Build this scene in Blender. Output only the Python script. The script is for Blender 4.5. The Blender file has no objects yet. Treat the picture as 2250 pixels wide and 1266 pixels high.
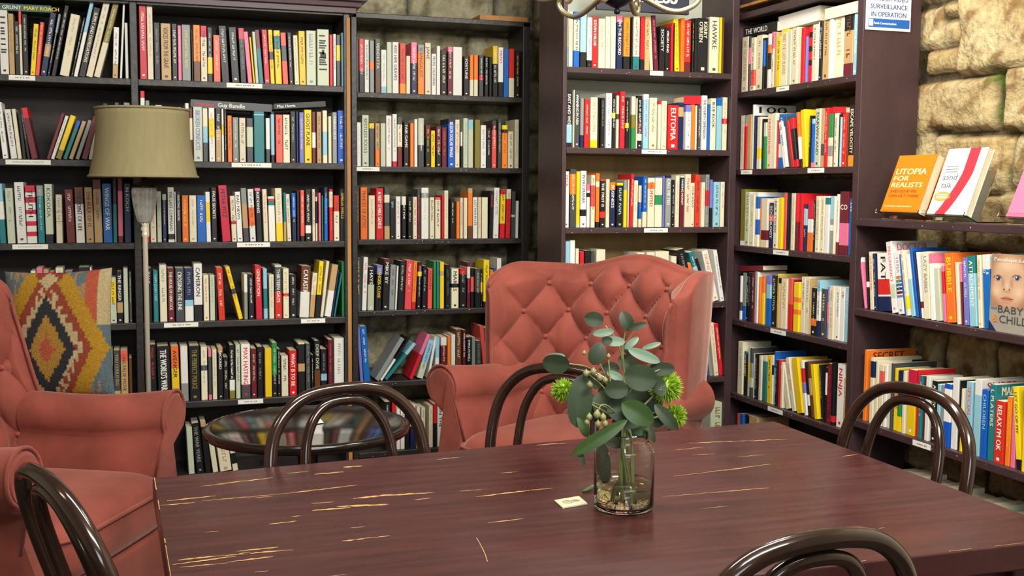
import bpy, bmesh, math, random
from mathutils import Vector, Matrix, noise
random.seed(7)
PI = math.pi
scene = bpy.context.scene
COL = scene.collection
FLOOR = 0.08
TT = 0.82            # top of the big table

# ------------------------------------------------------------------ camera
F_PX, PITCH, ROLL, YAW, CH = 2473.42, 8.7312e-2, 6.7758e-3, 3.26004e-1, 1.45
cy, sy = math.cos(YAW), math.sin(YAW)
fwd = Vector((sy * math.cos(PITCH), cy * math.cos(PITCH), -math.sin(PITCH)))
rt0 = Vector((cy, -sy, 0)); up0 = rt0.cross(fwd)
RT = rt0 * math.cos(ROLL) + up0 * math.sin(ROLL)
UP = up0 * math.cos(ROLL) - rt0 * math.sin(ROLL)
CAM = Vector((0, 0, CH))
cd = bpy.data.cameras.new('camera'); cam = bpy.data.objects.new('camera', cd); COL.objects.link(cam)
cd.sensor_width = 36; cd.lens = 36 * F_PX / 2250; cd.clip_start = .05; cd.clip_end = 60
cam.matrix_world = Matrix(((RT.x, UP.x, -fwd.x, CAM.x), (RT.y, UP.y, -fwd.y, CAM.y), (RT.z, UP.z, -fwd.z, CAM.z), (0, 0, 0, 1)))
scene.camera = cam

def at(x, y, ax, c):
    """the point where the sight line of photo pixel (x, y) meets the plane ax = c"""
    d = RT * ((x - 1125) / F_PX) - UP * ((y - 633) / F_PX) + fwd
    i = 'XYZ'.index(ax)
    return CAM + d * ((c - CAM[i]) / d[i])
def pix(p):
    d = Vector(p) - CAM; w = d.dot(fwd)
    return 1125 + F_PX * d.dot(RT) / w, 633 - F_PX * d.dot(UP) / w

# ------------------------------------------------------------------ materials
def lin(h):
    h = h.lstrip('#'); o = []
    for i in (0, 2, 4):
        c = int(h[i:i + 2], 16) / 255
        o.append(c / 12.92 if c <= .04045 else ((c + .055) / 1.055) ** 2.4)
    return (*o, 1)
MATS = {}
def mat(name, col, rough=.5, metal=0, **k):
    """principled material; k: var (object random), noise (scale, amount), bump (scale, strength), sheen, coat, trans, ior, attr"""
    if name in MATS: return MATS[name]
    m = bpy.data.materials.new(name); m.use_nodes = True; MATS[name] = m
    nt = m.node_tree; b = nt.nodes['Principled BSDF']; N = nt.nodes.new; L = nt.links.new
    c = lin(col) if isinstance(col, str) else (*col, 1)
    b.inputs['Base Color'].default_value = c
    b.inputs['Roughness'].default_value = rough
    b.inputs['Metallic'].default_value = metal
    out = None
    if k.get('attr'):
        a = N('ShaderNodeVertexColor'); a.layer_name = k['attr']; out = a.outputs['Color']
    tc = N('ShaderNodeTexCoord')
    if k.get('noise'):
        sc, am = k['noise']
        n = N('ShaderNodeTexNoise'); n.inputs['Scale'].default_value = sc; n.inputs['Detail'].default_value = 6
        mp = N('ShaderNodeMapping'); mp.inputs['Scale'].default_value = k.get('stretch', (1, 1, 1))
        L(tc.outputs['Object'], mp.inputs[0]); L(mp.outputs[0], n.inputs['Vector'])
        r = N('ShaderNodeMapRange'); r.inputs[1].default_value = .25; r.inputs[2].default_value = .75
        r.inputs[3].default_value = 1 - am; r.inputs[4].default_value = 1 + am
        L(n.outputs['Fac'], r.inputs[0])
        mx = N('ShaderNodeMix'); mx.data_type = 'RGBA'; mx.blend_type = 'MULTIPLY'; mx.inputs[0].default_value = 1
        if out: L(out, mx.inputs[6])
        else: mx.inputs[6].default_value = c
        L(r.outputs[0], mx.inputs[7]); out = mx.outputs[2]
    if k.get('var'):
        oi = N('ShaderNodeObjectInfo'); hs = N('ShaderNodeHueSaturation')
        r = N('ShaderNodeMapRange'); r.inputs[3].default_value = 1 - k['var']; r.inputs[4].default_value = 1 + k['var'] * .6
        L(oi.outputs['Random'], r.inputs[0]); L(r.outputs[0], hs.inputs['Value'])
        r2 = N('ShaderNodeMapRange'); r2.inputs[3].default_value = .49; r2.inputs[4].default_value = .51
        L(oi.outputs['Random'], r2.inputs[0]); L(r2.outputs[0], hs.inputs['Hue'])
        if out: L(out, hs.inputs['Color'])
        else: hs.inputs['Color'].default_value = c
        out = hs.outputs[0]
    if out: L(out, b.inputs['Base Color'])
    if k.get('bump'):
        sc, st = k['bump']
        n = N('ShaderNodeTexNoise'); n.inputs['Scale'].default_value = sc; n.inputs['Detail'].default_value = 8
        L(tc.outputs['Object'], n.inputs['Vector'])
        bp = N('ShaderNodeBump'); bp.inputs['Strength'].default_value = st; bp.inputs['Distance'].default_value = .01
        L(n.outputs['Fac'], bp.inputs['Height']); L(bp.outputs[0], b.inputs['Normal'])
    if k.get('sheen'):
        b.inputs['Sheen Weight'].default_value = k['sheen']; b.inputs['Sheen Roughness'].default_value = .35
        b.inputs['Sheen Tint'].default_value = k.get('sheentint', (1, .8, .75, 1))
    if k.get('coat'): b.inputs['Coat Weight'].default_value = k['coat']; b.inputs['Coat Roughness'].default_value = .12
    if k.get('trans'):
        b.inputs['Transmission Weight'].default_value = k['trans']; b.inputs['IOR'].default_value = k.get('ior', 1.45)
    if k.get('spec') is not None: b.inputs['Specular IOR Level'].default_value = k['spec']
    return m

PAL = dict(W='#e8e7e0', C='#e2dabd', Y='#f0cf1c', R='#cf2229', S='#e85c50', O='#f0802a', K='#1b1a1b', G='#8d9390', D='#45484a', B='#1660bd',
           N='#1b294f', L='#93c6da', T='#23797c', E='#2c8a4a', F='#c5cdb4', P='#e8769a', M='#6a1f28', U='#7679c4', A='#bfa06e', H='#6a3f20', V='#857a2e')
CNAME = dict(W='white', C='cream', Y='yellow', R='red', S='coral', O='orange', K='black', G='grey', D='charcoal', B='blue', N='navy', L='light blue',
             T='teal', E='green', F='pale sage', P='pink', M='maroon', U='lavender', A='tan', H='brown', V='olive')
BM = {k: mat('book_' + CNAME[k].replace(' ', '_'), v, .38, var=.1, spec=.4) for k, v in PAL.items()}
TM = {k: mat('print_' + CNAME[k].replace(' ', '_'), v, .5) for k, v in PAL.items()}
PAGE = mat('page_paper', '#d9cfae', .85, noise=(60, .12), stretch=(1, 1, .1))
WOOD_L = mat('dark_stained_shelf', '#2d2827', .42, noise=(9, .35), stretch=(1, 1, .15), bump=(40, .15))
WOOD_R = mat('plum_stained_shelf', '#3f2d30', .45, noise=(7, .25), stretch=(1, 1, .2), bump=(40, .12))
WOOD_B = mat('bare_pine_edge', '#b07c42', .6, noise=(14, .3), stretch=(1, 1, .1))
BACK_D = mat('dark_back_board', '#38322f', .7, noise=(5, .5), bump=(25, .2))
BACK_G = mat('pale_painted_back_board', '#b9bfb0', .6, noise=(4, .06))
BACK_P = mat('plywood_back_board', '#a68a55', .6, noise=(5, .25), stretch=(3, 1, .4))
CARD = mat('white_card', '#ecebe2', .6)
INK = mat('grey_ink', '#77766f', .8)

# ------------------------------------------------------------------ mesh helpers
class MB:
    def __init__(s): s.v = []; s.f = []; s.m = []; s.s = []
    def add(s, v, f, m=0, smooth=False):
        o = len(s.v); s.v += [tuple(p) for p in v]
        for q in f: s.f.append(tuple(i + o for i in q)); s.m.append(m); s.s.append(smooth)
    def build(s, name, mats, parent=None, loc=(0, 0, 0), rotz=0):
        me = bpy.data.meshes.new(name); me.from_pydata(s.v, [], s.f)
        mats = mats if isinstance(mats, (list, tuple)) else [mats]
        for m in mats: me.materials.append(m)
        me.polygons.foreach_set('material_index', s.m); me.polygons.foreach_set('use_smooth', s.s); me.update()
        o = bpy.data.objects.new(name, me); COL.objects.link(o); o.location = loc; o.rotation_euler = (0, 0, rotz)
        if parent: o.parent = parent
        return o
    def box(s, x0, x1, y0, y1, z0, z1, m=0, M=None):
        v = [(x, y, z) for z in (z0, z1) for y in (y0, y1) for x in (x0, x1)]
        if M: v = [M @ Vector(p) for p in v]
        s.add(v, [(0, 2, 3, 1), (4, 5, 7, 6), (0, 1, 5, 4), (2, 6, 7, 3), (0, 4, 6, 2), (1, 3, 7, 5)], m)
    def tube(s, pts, r, n=10, m=0, closed=False, caps=True):
        pts = [Vector(p) for p in pts]; N = len(pts)
        rr = r if isinstance(r, (list, tuple)) else [r] * N
        T = []
        for i in range(N):
            a = pts[(i - 1) % N] if closed else pts[max(i - 1, 0)]
            b = pts[(i + 1) % N] if closed else pts[min(i + 1, N - 1)]
            T.append((b - a).normalized())
        u = T[0].orthogonal().normalized(); V = []
        for i in range(N):
            if i:
                u = (u - T[i] * u.dot(T[i])).normalized()
            w = T[i].cross(u)
            for k in range(n):
                a = 2 * PI * k / n
                V.append(pts[i] + (u * math.cos(a) + w * math.sin(a)) * rr[i])
        Fc = []
        for i in range(N if closed else N - 1):
            j = (i + 1) % N
            for k in range(n):
                l = (k + 1) % n
                Fc.append((i * n + k, i * n + l, j * n + l, j * n + k))
        if caps and not closed:
            Fc.append(tuple(range(n - 1, -1, -1))); Fc.append(tuple((N - 1) * n + k for k in range(n)))
        s.add(V, Fc, m, True)
    def lathe(s, prof, n=32, c=(0, 0, 0), m=0, smooth=True):
        V = []; Fc = []; c = Vector(c)
        for r, z in prof:
            for k in range(n):
                a = 2 * PI * k / n; V.append(c + Vector((r * math.cos(a), r * math.sin(a), z)))
        for i in range(len(prof) - 1):
            for k in range(n):
                l = (k + 1) % n; Fc.append((i * n + k, i * n + l, (i + 1) * n + l, (i + 1) * n + k))
        s.add(V, Fc, m, smooth)
    def sphere(s, c, r, n=12, m=0, sz=1):
        prof = [(max(1e-4, r * math.sin(PI * i / n)), -r * sz * math.cos(PI * i / n)) for i in range(n + 1)]
        s.lathe(prof, n * 2, c, m)
    def grid(s, P, m=0, smooth=True, wrapu=False, flip=False):
        nu, nv = len(P), len(P[0]); V = [p for r in P for p in r]; Fc = []
        for i in range(nu if wrapu else nu - 1):
            j = (i + 1) % nu
            for k in range(nv - 1):
                q = (i * nv + k, j * nv + k, j * nv + k + 1, i * nv + k + 1)
                Fc.append(q[::-1] if flip else q)
        s.add(V, Fc, m, smooth)
def empty(name, loc=(0, 0, 0), rotz=0, label=None, cat=None, group=None, kind=None):
    o = bpy.data.objects.new(name, None); COL.objects.link(o); o.location = loc; o.rotation_euler = (0, 0, rotz); o.empty_display_size = .05
    tag(o, label, cat, group, kind); return o
def tag(o, label=None, cat=None, group=None, kind=None):
    if label: o['label'] = label
    if cat: o['category'] = cat
    if group: o['group'] = group
    if kind: o['kind'] = kind
    return o
def bevel(o, w=.002, seg=2):
    md = o.modifiers.new('edge', 'BEVEL'); md.width = w; md.segments = seg; md.limit_method = 'ANGLE'; md.angle_limit = math.radians(50)
    return o
def cr(P, n=10):
    P = [Vector(p) for p in P]; P = [2 * P[0] - P[1]] + P + [2 * P[-1] - P[-2]]; o = []
    for i in range(1, len(P) - 2):
        a, b, c, d = P[i - 1:i + 3]
        for k in range(n):
            t = k / n
            o.append(.5 * ((2 * b) + (c - a) * t + (2 * a - 5 * b + 4 * c - d) * t * t + (3 * b - a - 3 * c + d) * t ** 3))
    o.append(P[-2]); return o
TXT = {}
def text(s):
    """letters as a flat mesh: (verts, faces, width), capitals one unit high"""
    if s in TXT: return TXT[s]
    cu = bpy.data.curves.new('t', 'FONT'); cu.body = s; cu.resolution_u = 2; cu.size = 1 / .7
    ob = bpy.data.objects.new('t', cu); COL.objects.link(ob)
    dg = bpy.context.evaluated_depsgraph_get()
    me = bpy.data.meshes.new_from_object(ob.evaluated_get(dg))
    v = [(p.co.x, p.co.y) for p in me.vertices]; f = [tuple(p.vertices) for p in me.polygons]
    bpy.data.objects.remove(ob); bpy.data.curves.remove(cu); bpy.data.meshes.remove(me)
    x0 = min(p[0] for p in v); v = [(a - x0, b) for a, b in v]
    TXT[s] = (v, f, max(p[0] for p in v)); return TXT[s]
def put_text(mb, s, o, ex, ey, width=None, height=None, m=0, bold=0, align='l'):
    v, f, w = text(s)
    if height is None: height = width / w
    k = width / w if width else height
    sh = {'l': 0, 'c': -k * w / 2, 'r': -k * w}[align]
    o = Vector(o); ex = Vector(ex); ey = Vector(ey)
    nrm = ex.cross(ey).normalized()
    for d in ([0] if not bold else [-bold, bold]):
        mb.add([o + ex * (a * k + sh + d * height) + ey * (b * height) + nrm * (d * 1e-4) for a, b in v], f, m)
ROWDATA = r'''
# key ; then books  x0 x1 ytop COL ops
@1A
1 20 22 W tK h;21 33 30 A tV;34 45 47 K tW;44 50 23 C bS0-.22;51 63 31 K tW;66 77 53 Y l8 tH;77 86 49 S l11 tC;88 102 29 N l22 bA.5-.7 tW;103 109 31 K l25 bG0-.3 tW;112 122 13 K l30 tW;130 151 33 C l25 tA;155 160 40 K l28 tW;161 170 6 L l36 bW.4-1;172 187 18 K l34 tC=SUPPLY_AND_DEPREDATIONS;188 203 1 C l40 tG;205 219 3 V l44 bC.55-1 tC;247 259 60 W l3 bA.72-1 tD;263 268 10 W l7;276 283 50 W
@1B
308 324 8 R tW;325 338 14 C tA;340 353 50 K tG;355 377 51 A tH=VOICES_FROM_THE_GRAVE;379 391 52 K tW;392 400 56 P tC;401 420 54 G tY;422 425 67 K;426 441 55 O bH.65-1 tH;442 456 57 C bR0-.2 tM;457 468 60 K bY.55-.85 tW;470 485 77 S tC;488 505 57 K l-8 tW;510 527 60 K l-8 tW;529 542 62 K l-6 bR0-.2 tG;545 555 70 P l-10;557 561 82 Y l-9;562 569 70 F l-8;570 580 66 T l-10 bM0-.35;582 594 65 M l-7 tW bR.0-1;595 604 66 Y l-6 bD.4-.55 tH;606 620 67 Y l-5 bT.1-.35 tK;622 634 72 S l-6 bD.25-.55;636 645 72 K l-5 tW;648 658 78 C l-4 tG;659 673 68 Y l-3 tH;674 695 67 F tG;698 724 64 F tK h e;725 732 76 R;733 739 75 W tK;740 748 77 D bY.2-.5;751 755 72 L
@1C
783 789 88 K;790 801 85 R bK.6-1 tW;802 812 87 W tK;813 823 89 G bO.4-.55;825 837 86 D bH.65-1 tC=VENDETTA;838 850 109 W bL.85-1 tG;851 862 92 F;863 877 92 W tD=KISS_HER_GRAVES;879 892 95 O bR0-.8 tH;893 902 123 C;904 917 93 N bP0-.4 tW;919 933 98 O bG0-.15 tH=IS_BANGALEST;935 948 94 C tD=JANE;949 959 118 W tD=MOTEL_CALIFORNIA;960 968 101 W;969 982 110 K tC;984 995 103 M bP0-.1 tW;996 1016 103 W;1020 1031 123 K tW=FORTUNE;1033 1041 121 O bC.6-1;1042 1051 121 O bC.6-1;1053 1063 121 D bR.5-.6 tW;1065 1073 123 K tW;1075 1081 125 K;1083 1094 101 K bY0-.35 tW;1095 1106 104 W bK.7-1 tR=MEN'S;1107 1118 108 B;1119 1131 107 R bC.6-1;1133 1143 111 K tY
@1D
1241 1250 20 C bL.65-1;1251 1260 25 C tV;1261 1274 25 B bC.15-.7 tK;1275 1289 27 L bK.72-1 tW;1290 1301 38 W bK.85-1 tD;1302 1314 36 R tW=KEVIN_MILNE;1315 1330 41 C tA;1331 1342 36 C tA;1343 1354 35 C;1356 1369 34 N bP0-.12 tW=ON_THE_RECORD;1371 1385 37 O bK.75-1 tH;1387 1390 37 K;1391 1405 36 C bT.75-1 tD;1407 1416 36 R bK.8-1;1417 1428 35 A tH;1430 1437 34 C l-5;1438 1448 34 M l-6 tP;1450 1462 57 K tW=SOCIETY;1463 1473 60 K tW=VIRGIN_KING;1474 1479 50 R;1480 1483 50 K tW;1484 1495 41 Y l-2 tH;1496 1504 40 O tR;1505 1519 44 R tW bM.8-1;1521 1525 40 K tY;1526 1532 40 K;1533 1556 39 K tC=KERRY|O'BRIEN;1558 1579 37 C tD=HAWKE;1581 1586 38 Y;1587 1592 38 H
@1E
1627 1640 84 C tA=AND_THE_LAST_PLAYED_ON;1641 1645 82 D bP.2-.5;1646 1655 85 C bS.6-.9 tH;1656 1670 80 C tV;1672 1677 85 K bB.05-.55;1678 1682 84 K;1683 1689 76 W bK.35-.65 bO.2-.35;1690 1696 72 C bP.0-.3 tH;1697 1702 72 A;1703 1711 81 Y tH;1712 1727 68 C bY.0-.05 tA=AND_THE_LAST_PLAYED;1728 1736 68 F;1737 1749 63 Y bC.0-1 tV;1751 1756 63 C;1757 1765 63 R;1766 1770 82 U;1771 1779 60 R bK.1-.2 bK.35-.45 bK.6-.7;1780 1790 56 C tK;1791 1795 50 W;1796 1803 48 K tW;1804 1818 47 Y bA.0-1 tH;1819 1827 38 P bW.0-1;1829 1849 36 C tA;1850 1870 28 A bK0-.3 bM.8-1 tH;1872 1882 22 L tW
@2A
6 18 225 W l-15 tK;24 38 241 W l-15 tK;39 48 240 C l-14;50 58 243 K l-12;60 67 240 K l-17 tG;69 84 238 R l-24 bM.2-1;101 110 250 M l33;111 119 256 W l32 tK;121 134 256 Y l33 bV.8-1;137 147 267 B l31 bT.2-1;150 160 268 A l30;164 174 266 G l29;178 192 258 M l26;194 205 236 W l20;210 222 228 K l16;240 250 226 D l12;268 282 226 G l4
@2B
310 320 200 R l-2 bW.1-.9;322 331 221 G;333 340 232 L;343 358 231 E bF.0-1;375 386 236 C;391 400 236 W;409 417 227 W;418 425 236 M bC.2-.6;426 446 235 F tU=BROKEN_CONFLICTS;447 458 236 C bL.35-.65 bD.65-1;460 473 237 W bY.2-.55 tA;475 487 238 K bA.4-1 tW;488 493 238 W bY.3-.5;494 499 240 K tW;501 511 254 O tK;512 525 258 G tW;527 541 259 C tV;543 557 260 D bF.2-.65;559 582 239 T bL.1-.12;585 594 260 W bD.7-1;596 604 246 K bL.05-.85;607 622 252 S tK;623 638 252 C tK;639 651 245 K tF;652 657 245 N;659 669 247 U tC;670 686 241 Y tK=GHOST_PLANE;687 695 246 M bW.4-.7;697 707 246 A tH;710 720 243 C bL.4-.85;722 729 256 C;731 741 247 G tW=TABLES_OUT;743 759 243 N tW bB.0-1
@2C
784 794 269 W tF;796 811 253 F tD=RESTLESS_SOULS;812 823 271 D bY0-.12 tM;825 835 271 A tH bO.6-1;837 848 271 F;849 861 254 W tR;863 873 251 W bR.9-1 tK;874 885 257 C bD0-.15 bM.6-1 tH;888 899 268 K tW=FAIR_GAME;902 910 271 S bO.0-1;911 918 262 W;919 932 260 F bD.55-1 tW;936 947 275 K bM0-.3 tY;948 957 287 Y tK;959 970 278 M bK.6-1 tW;971 982 280 R bM.0-1 tS;985 1000 261 B bN.0-.1 tW=BILLION_DOLLAR_WHALE;1001 1011 263 C tR;1013 1017 290 K bW0-.4;1018 1028 260 F tG;1029 1040 263 F bL0-.2;1044 1056 263 V;1057 1069 275 W tG;1070 1080 281 K tW;1081 1091 265 S bM0-.2 bD0-.08 tW;1094 1102 262 D tF;1104 1116 275 O bY0-.1 bK.1-.18 tR;1117 1129 289 C tK;1131 1140 263 C tG
@2D
1240 1243 200 C tA;1245 1258 198 K bL.6-.92 tW=EAST_AND_WEST;1259 1262 198 C;1263 1274 199 D tW=WINNING_IN_ASIA;1275 1283 216 G bN.75-1;1284 1295 218 O bR.0-1 tC;1297 1313 214 C bY.85-1 tA;1315 1318 214 K;1320 1329 215 K tG;1331 1344 205 W tG;1345 1353 206 K bY.35-.45 tW;1355 1361 210 C bD.35-.45;1362 1373 201 O bR.0-1 tC;1374 1382 214 K bY.5-.6 tC;1383 1386 214 D;1387 1396 212 E bC0-.35 bV.35-.6;1397 1400 216 C;1401 1411 210 K bM.5-.7 bC.72-.85 tW;1413 1425 207 L tR bW.0-.1;1426 1443 215 C tV;1445 1452 221 C bR0-.08;1453 1465 222 C tA;1467 1490 231 R tW=EUTOPIA;1491 1503 225 N bA.1-.3;1506 1518 231 W bU0-.15 tU;1519 1527 230 R bO.0-1;1528 1532 232 C;1533 1539 232 D tW;1541 1553 210 W tD=THE_FOURTH_DIMENSION;1554 1560 229 B bL.0-.0;1561 1573 216 C tK=BLUE_BOOK;1575 1586 215 L bB0-.15;1588 1598 214 C bR.4-.5 tA
@2E
1622 1630 255 C tA;1631 1637 255 P bG0-.15 bR.2-1;1638 1647 253 A bC.0-.0 tO;1648 1652 231 W d.2 sK=100;1653 1657 255 N;1659 1667 258 C bY.6-.8;1668 1671 262 K;1673 1679 270 E bF0-.3;1680 1690 252 C tS=TRANSITIONS;1691 1700 250 C;1701 1704 265 R;1705 1716 252 B bW.55-.8 tW;1720 1728 270 W l-10 tK;1730 1736 258 D l-11;1738 1744 268 R l-11;1745 1753 262 K l-10 bR0-.22 bR.85-1;1755 1760 248 K l-7 bO.0-.45 bW.45-.85;1762 1771 243 Y l-4;1772 1776 255 K tW;1778 1784 262 B bP.9-1 bL.0-.1;1785 1797 240 F tD=DARWIN_AND;1798 1805 240 A bD.6-.8;1806 1814 238 R tW;1815 1825 251 C bE0-.45 bG.6-.8;1826 1828 250 H;1829 1836 250 C tD;1837 1840 252 K;1841 1845 258 L bB.0-.0;1846 1856 250 S bR.0-1 tC;1858 1861 250 H;1862 1875 232 K tC=ESCAPE_VELOCITY bO.82-1
@3A
0 14 404 L l-10 bW.3-.6 bT.6-1;17 34 414 F l-7 tG;38 59 401 W l-8 tD;60 82 408 W l-6 tK=TRUTH bR.0-.12 bR.2-.3 bR.42-.5 bR.62-.7 bR.8-.88;84 99 408 T l-5 bG0-.18 tF;101 118 405 F l-4 bK.85-1 tD=KOKODA;124 138 428 C l-2 bA.35-.37 bA.55-.57 tG;147 166 417 M l-6 tC;168 187 412 W l-5 bH0-.3 tK=THE_POINT_OF_LIFE;190 207 412 A l-5 bY.0-.0 tH=THE_BULK_OF_IT;208 226 395 A l-5 bH0-.15 tH;228 248 404 B l-4 tW=WINGS_OF_WAR;249 258 392 K l-2 bT.4-1;260 271 392 M l-2 bP.2-.9;274 289 404 N l-2 tW=N_KOCH
@3B
319 329 412 C bR.9-1 tR;331 344 418 C l-2 tS;346 356 421 F bT.0-.0 tG;358 367 427 N bF0-.12 tC;370 384 412 W bK.85-.95 tD=THE_LAST_COMMAND;385 388 422 W;389 399 421 K tW=HUNTING_SEASON;401 415 430 O tY;417 433 430 C tA;434 453 430 B tW;454 464 422 W l-3 bY.2-.6;466 478 413 K l-2 tW=FALSE_SECRETS;489 508 408 R l-10 tK=PETER_FITZ;510 521 431 C l-5 tD bR.55-.62;522 534 422 W l-6 tK=BAD_NEWS;536 548 414 A l-7 bD.75-1 bG.0-.3;550 563 416 W l-6 bO.35-.7 tD;565 577 414 K l-5 bP0-.05 tW=REDDING;580 590 416 C l-4 tS;592 606 432 W l-3 bR.05-.1 bT.1-.2;608 623 414 C l-4 bY.65-1 tA;624 630 424 T bA.6-1;632 641 427 C l-4 tD;643 652 425 B l-2 bN.5-1 tW;653 659 420 K;661 670 418 S bK.9-1 tC;672 684 416 K tW bW.7-.85;687 693 416 C tD;694 698 433 C bK.1-.6;701 706 424 P;708 711 430 E;713 721 412 B tL bN.0-.2;724 732 416 R bC.05-.35 tS;734 746 430 C bR0-.35 tD;748 759 416 K tY=AMELIA_WELLS
@3C
783 790 408 D tW;793 808 412 O tH=PRINCES_OF_AZTEC;811 825 430 C tO;827 843 414 R tW=A_VERY_STABLE_GENIUS;845 857 411 D bC.15-.3 bA.75-1;858 868 437 K tL=SPY;871 881 432 W tR;884 893 432 K bW0-.2 tW=WHAT_FOR;897 905 433 K tC;908 917 433 C tR;918 924 416 M bD0-.18 tP;926 942 413 W bG.1-.2 tF;945 955 434 C tD=ELLEN_HALL;957 969 434 C bS0-.06 tD;971 976 430 R;977 986 419 Y bC.0-1 tA;990 1000 437 K tW;1004 1011 443 O bY.0-.0;1012 1018 435 C tR;1019 1027 435 C;1029 1039 414 O bH.75-1 bA.0-.1;1040 1050 434 W tD=LAST_MAN_IN_LIFE;1051 1058 434 C tO;1059 1072 434 C;1075 1083 420 K l3 tR=TRANSIT;1084 1096 413 W l3 tG;1099 1110 417 R l3 bY.1-.7 tK;1112 1122 416 R l3 bC0-.2 tM;1124 1132 421 D l3 bF.5-.55;1134 1140 442 W l2
@3D
1239 1250 377 W tR=MITA;1252 1265 372 D bO.08-.43 tC;1266 1274 378 Y bF.95-1;1275 1288 376 W bK.68-.8 tD=PETROMANIA;1290 1297 405 W bP0-.15 bK.2-.3;1299 1308 385 C bS.2-.6 tD;1310 1318 381 O bC.15-.25 bK.9-1;1319 1330 395 K bR.67-.8 bR.0-.03 tW=THE_FIRST_IS;1332 1340 394 C tA;1341 1353 401 N bO0-.17 tW=BUSINESS;1355 1369 402 K tL bY0-.06;1371 1378 397 Y bG0-.2;1380 1383 395 C;1384 1391 383 R l5 tC;1393 1402 397 C l3 tA;1404 1410 408 C bB.4-.8 tS;1412 1421 388 B l3 bC.7-1 tW;1423 1438 391 C tR=TALENTED bO.1-.22;1440 1456 391 C bE.35-.55;1457 1461 387 U;1462 1474 386 G bN.0-.05 tW=CALL_ME_TED;1475 1482 396 K tW;1484 1493 386 C tA;1494 1503 387 M bC.0-.03 bN.03-.25 tW=MAKING_MONEY;1504 1517 383 C bP.0-.0 tR;1518 1527 402 C tD=YOUR_SHOUT;1528 1539 384 R tM;1541 1549 401 C tA;1551 1559 384 G bR.3-.6 tD;1560 1566 395 U bK.6-1;1567 1581 400 L tD;1583 1592 400 C tA
@3E
1622 1632 416 V bW.92-1;1634 1644 422 Y bF.0-1 tV;1645 1654 427 C tA;1656 1663 423 W bB.08-.3 bB.5-.78;1664 1668 436 O bY.85-1;1669 1683 436 C bM.65-.85;1685 1695 446 N bS.28-.4 tW=SOCIOLOGY;1697 1706 435 C tD=NICK_COHEN;1708 1716 434 Y;1718 1724 424 S;1725 1730 424 K;1731 1734 426 D;1735 1743 425 C tA;1745 1751 425 R bM.5-1;1753 1759 426 S bR.0-1;1760 1767 449 N bL.1-.45 tW;1769 1780 443 O bW.35-.62 bR.0-.35;1781 1785 440 K tW;1787 1796 431 C tA=THE_BODY_CONNECT;1798 1805 431 C tR;1807 1816 431 W bT.03-.15;1818 1827 431 G bW.5-.6 bL.0-.4;1828 1831 432 C;1832 1837 427 W bM.8-1 tK;1839 1858 421 M bP.5-.85 tW=CO h;1859 1868 437 U bB.0-1 tW=UN;1870 1873 430 W
@4A
70 81 596 W l-3;83 97 589 P bW.12-.4;98 110 593 A;111 123 598 R;125 142 589 C tG;145 162 597 B;175 199 588 K tC=CARRIER h;200 204 588 W;208 219 598 K bL.1-.4;222 238 598 U bP.1-1;243 257 610 E bF.0-1 bY.08-.55 tD;258 271 597 K tW=THE_RINGER bA.6-.8;273 283 590 F;285 291 600 D tW
@4B
321 335 590 K tC=PAUL;338 349 595 N bT.0-1 tL=TAPPY_JOHN_TAPP;352 368 583 C tG;370 384 590 R bM.0-1 tC=THE_HOUSE_OF_HANCOCK;387 406 590 D tW=CROSSING_THE_LINE;407 426 590 N bL.6-.72 bW.72-1 tG;427 446 580 W bK.72-1 tK=CAMERON;448 460 605 C tR;462 473 605 F tG;474 478 608 K;481 495 589 R l-6 bM.0-.0 tC;525 535 588 Y l-30 bD.42-.52 tK;537 545 603 G bW0-.4;547 559 603 K l-2 tW;563 577 584 R l-3 tC=GENERATION;580 589 591 L l-2 bT.4-.8;592 603 604 C tG;605 620 583 D bR.5-1 bF.0-.04 tW=THIRTEEN_DAYS;623 636 591 C tA bR.5-.56;638 652 604 K tW;658 679 586 H l5 bW.5-1 tW=CATASTROPHE;680 691 601 C l8 bA.5-1 tO;692 702 575 Y l10 bK.6-1 tH;704 711 575 Y l14 bC.0-1;713 727 583 A l17 bW.5-1;728 732 593 B l15 bN.0-1;733 737 602 T l16;752 758 576 E bF.0-.0
@4C
784 794 567 D tY;796 806 566 W l4 tR;808 822 588 F l2 bK0-.4 tW=HAYS;825 838 584 K l4 bU0-.2 tY=DANGER_CLOSE;840 854 570 K l5 bM.0-.06 tW=MIKE_BY;855 867 583 A l4 bG.0-1 tD;868 872 585 W l5;874 887 575 K l6 tF;889 904 573 S l5 tC;905 914 575 O l5 bR.85-1 tH;916 925 577 K l4 bM.05-.2 bY.2-.3 tW;927 937 585 K l3 tL;940 950 591 S l2 tM=HUNTERS;953 959 575 E;960 966 575 B bT.0-1;967 976 576 C bY.0-1 bA.2-.3;979 989 582 N bK.0-1 tT;992 1008 591 C tK=MARKS bK.38-.48;1011 1025 591 K bR0-.15 tG;1027 1034 577 M bW.1-.35 tP;1035 1042 590 K bS.22-.6;1044 1056 591 K bD.0-.6 tF;1057 1061 592 K bY.35-.6 tW;1063 1076 572 Y bK.88-1 tK;1077 1085 594 R bO.0-.3 tC;1086 1090 590 B;1092 1102 568 W
@4D
1242 1252 531 L;1253 1264 529 W;1265 1272 547 C;1274 1283 553 R;1284 1297 551 K;1298 1305 552 D;1310 1330 549 C;1400 1416 556 W;1420 1438 555 C tG;1440 1470 553 C;1474 1486 564 C;1512 1531 551 K l-25 tG;1533 1541 580 O l-22 bK.55-1;1543 1555 556 B l-28 bL.0-1 bT.0-.3 tW;1557 1566 570 K l-30 bW.3-.6;1568 1582 553 W l-24 tO=SIDNEY;1584 1593 551 W l-16 tD
@4E
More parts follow.
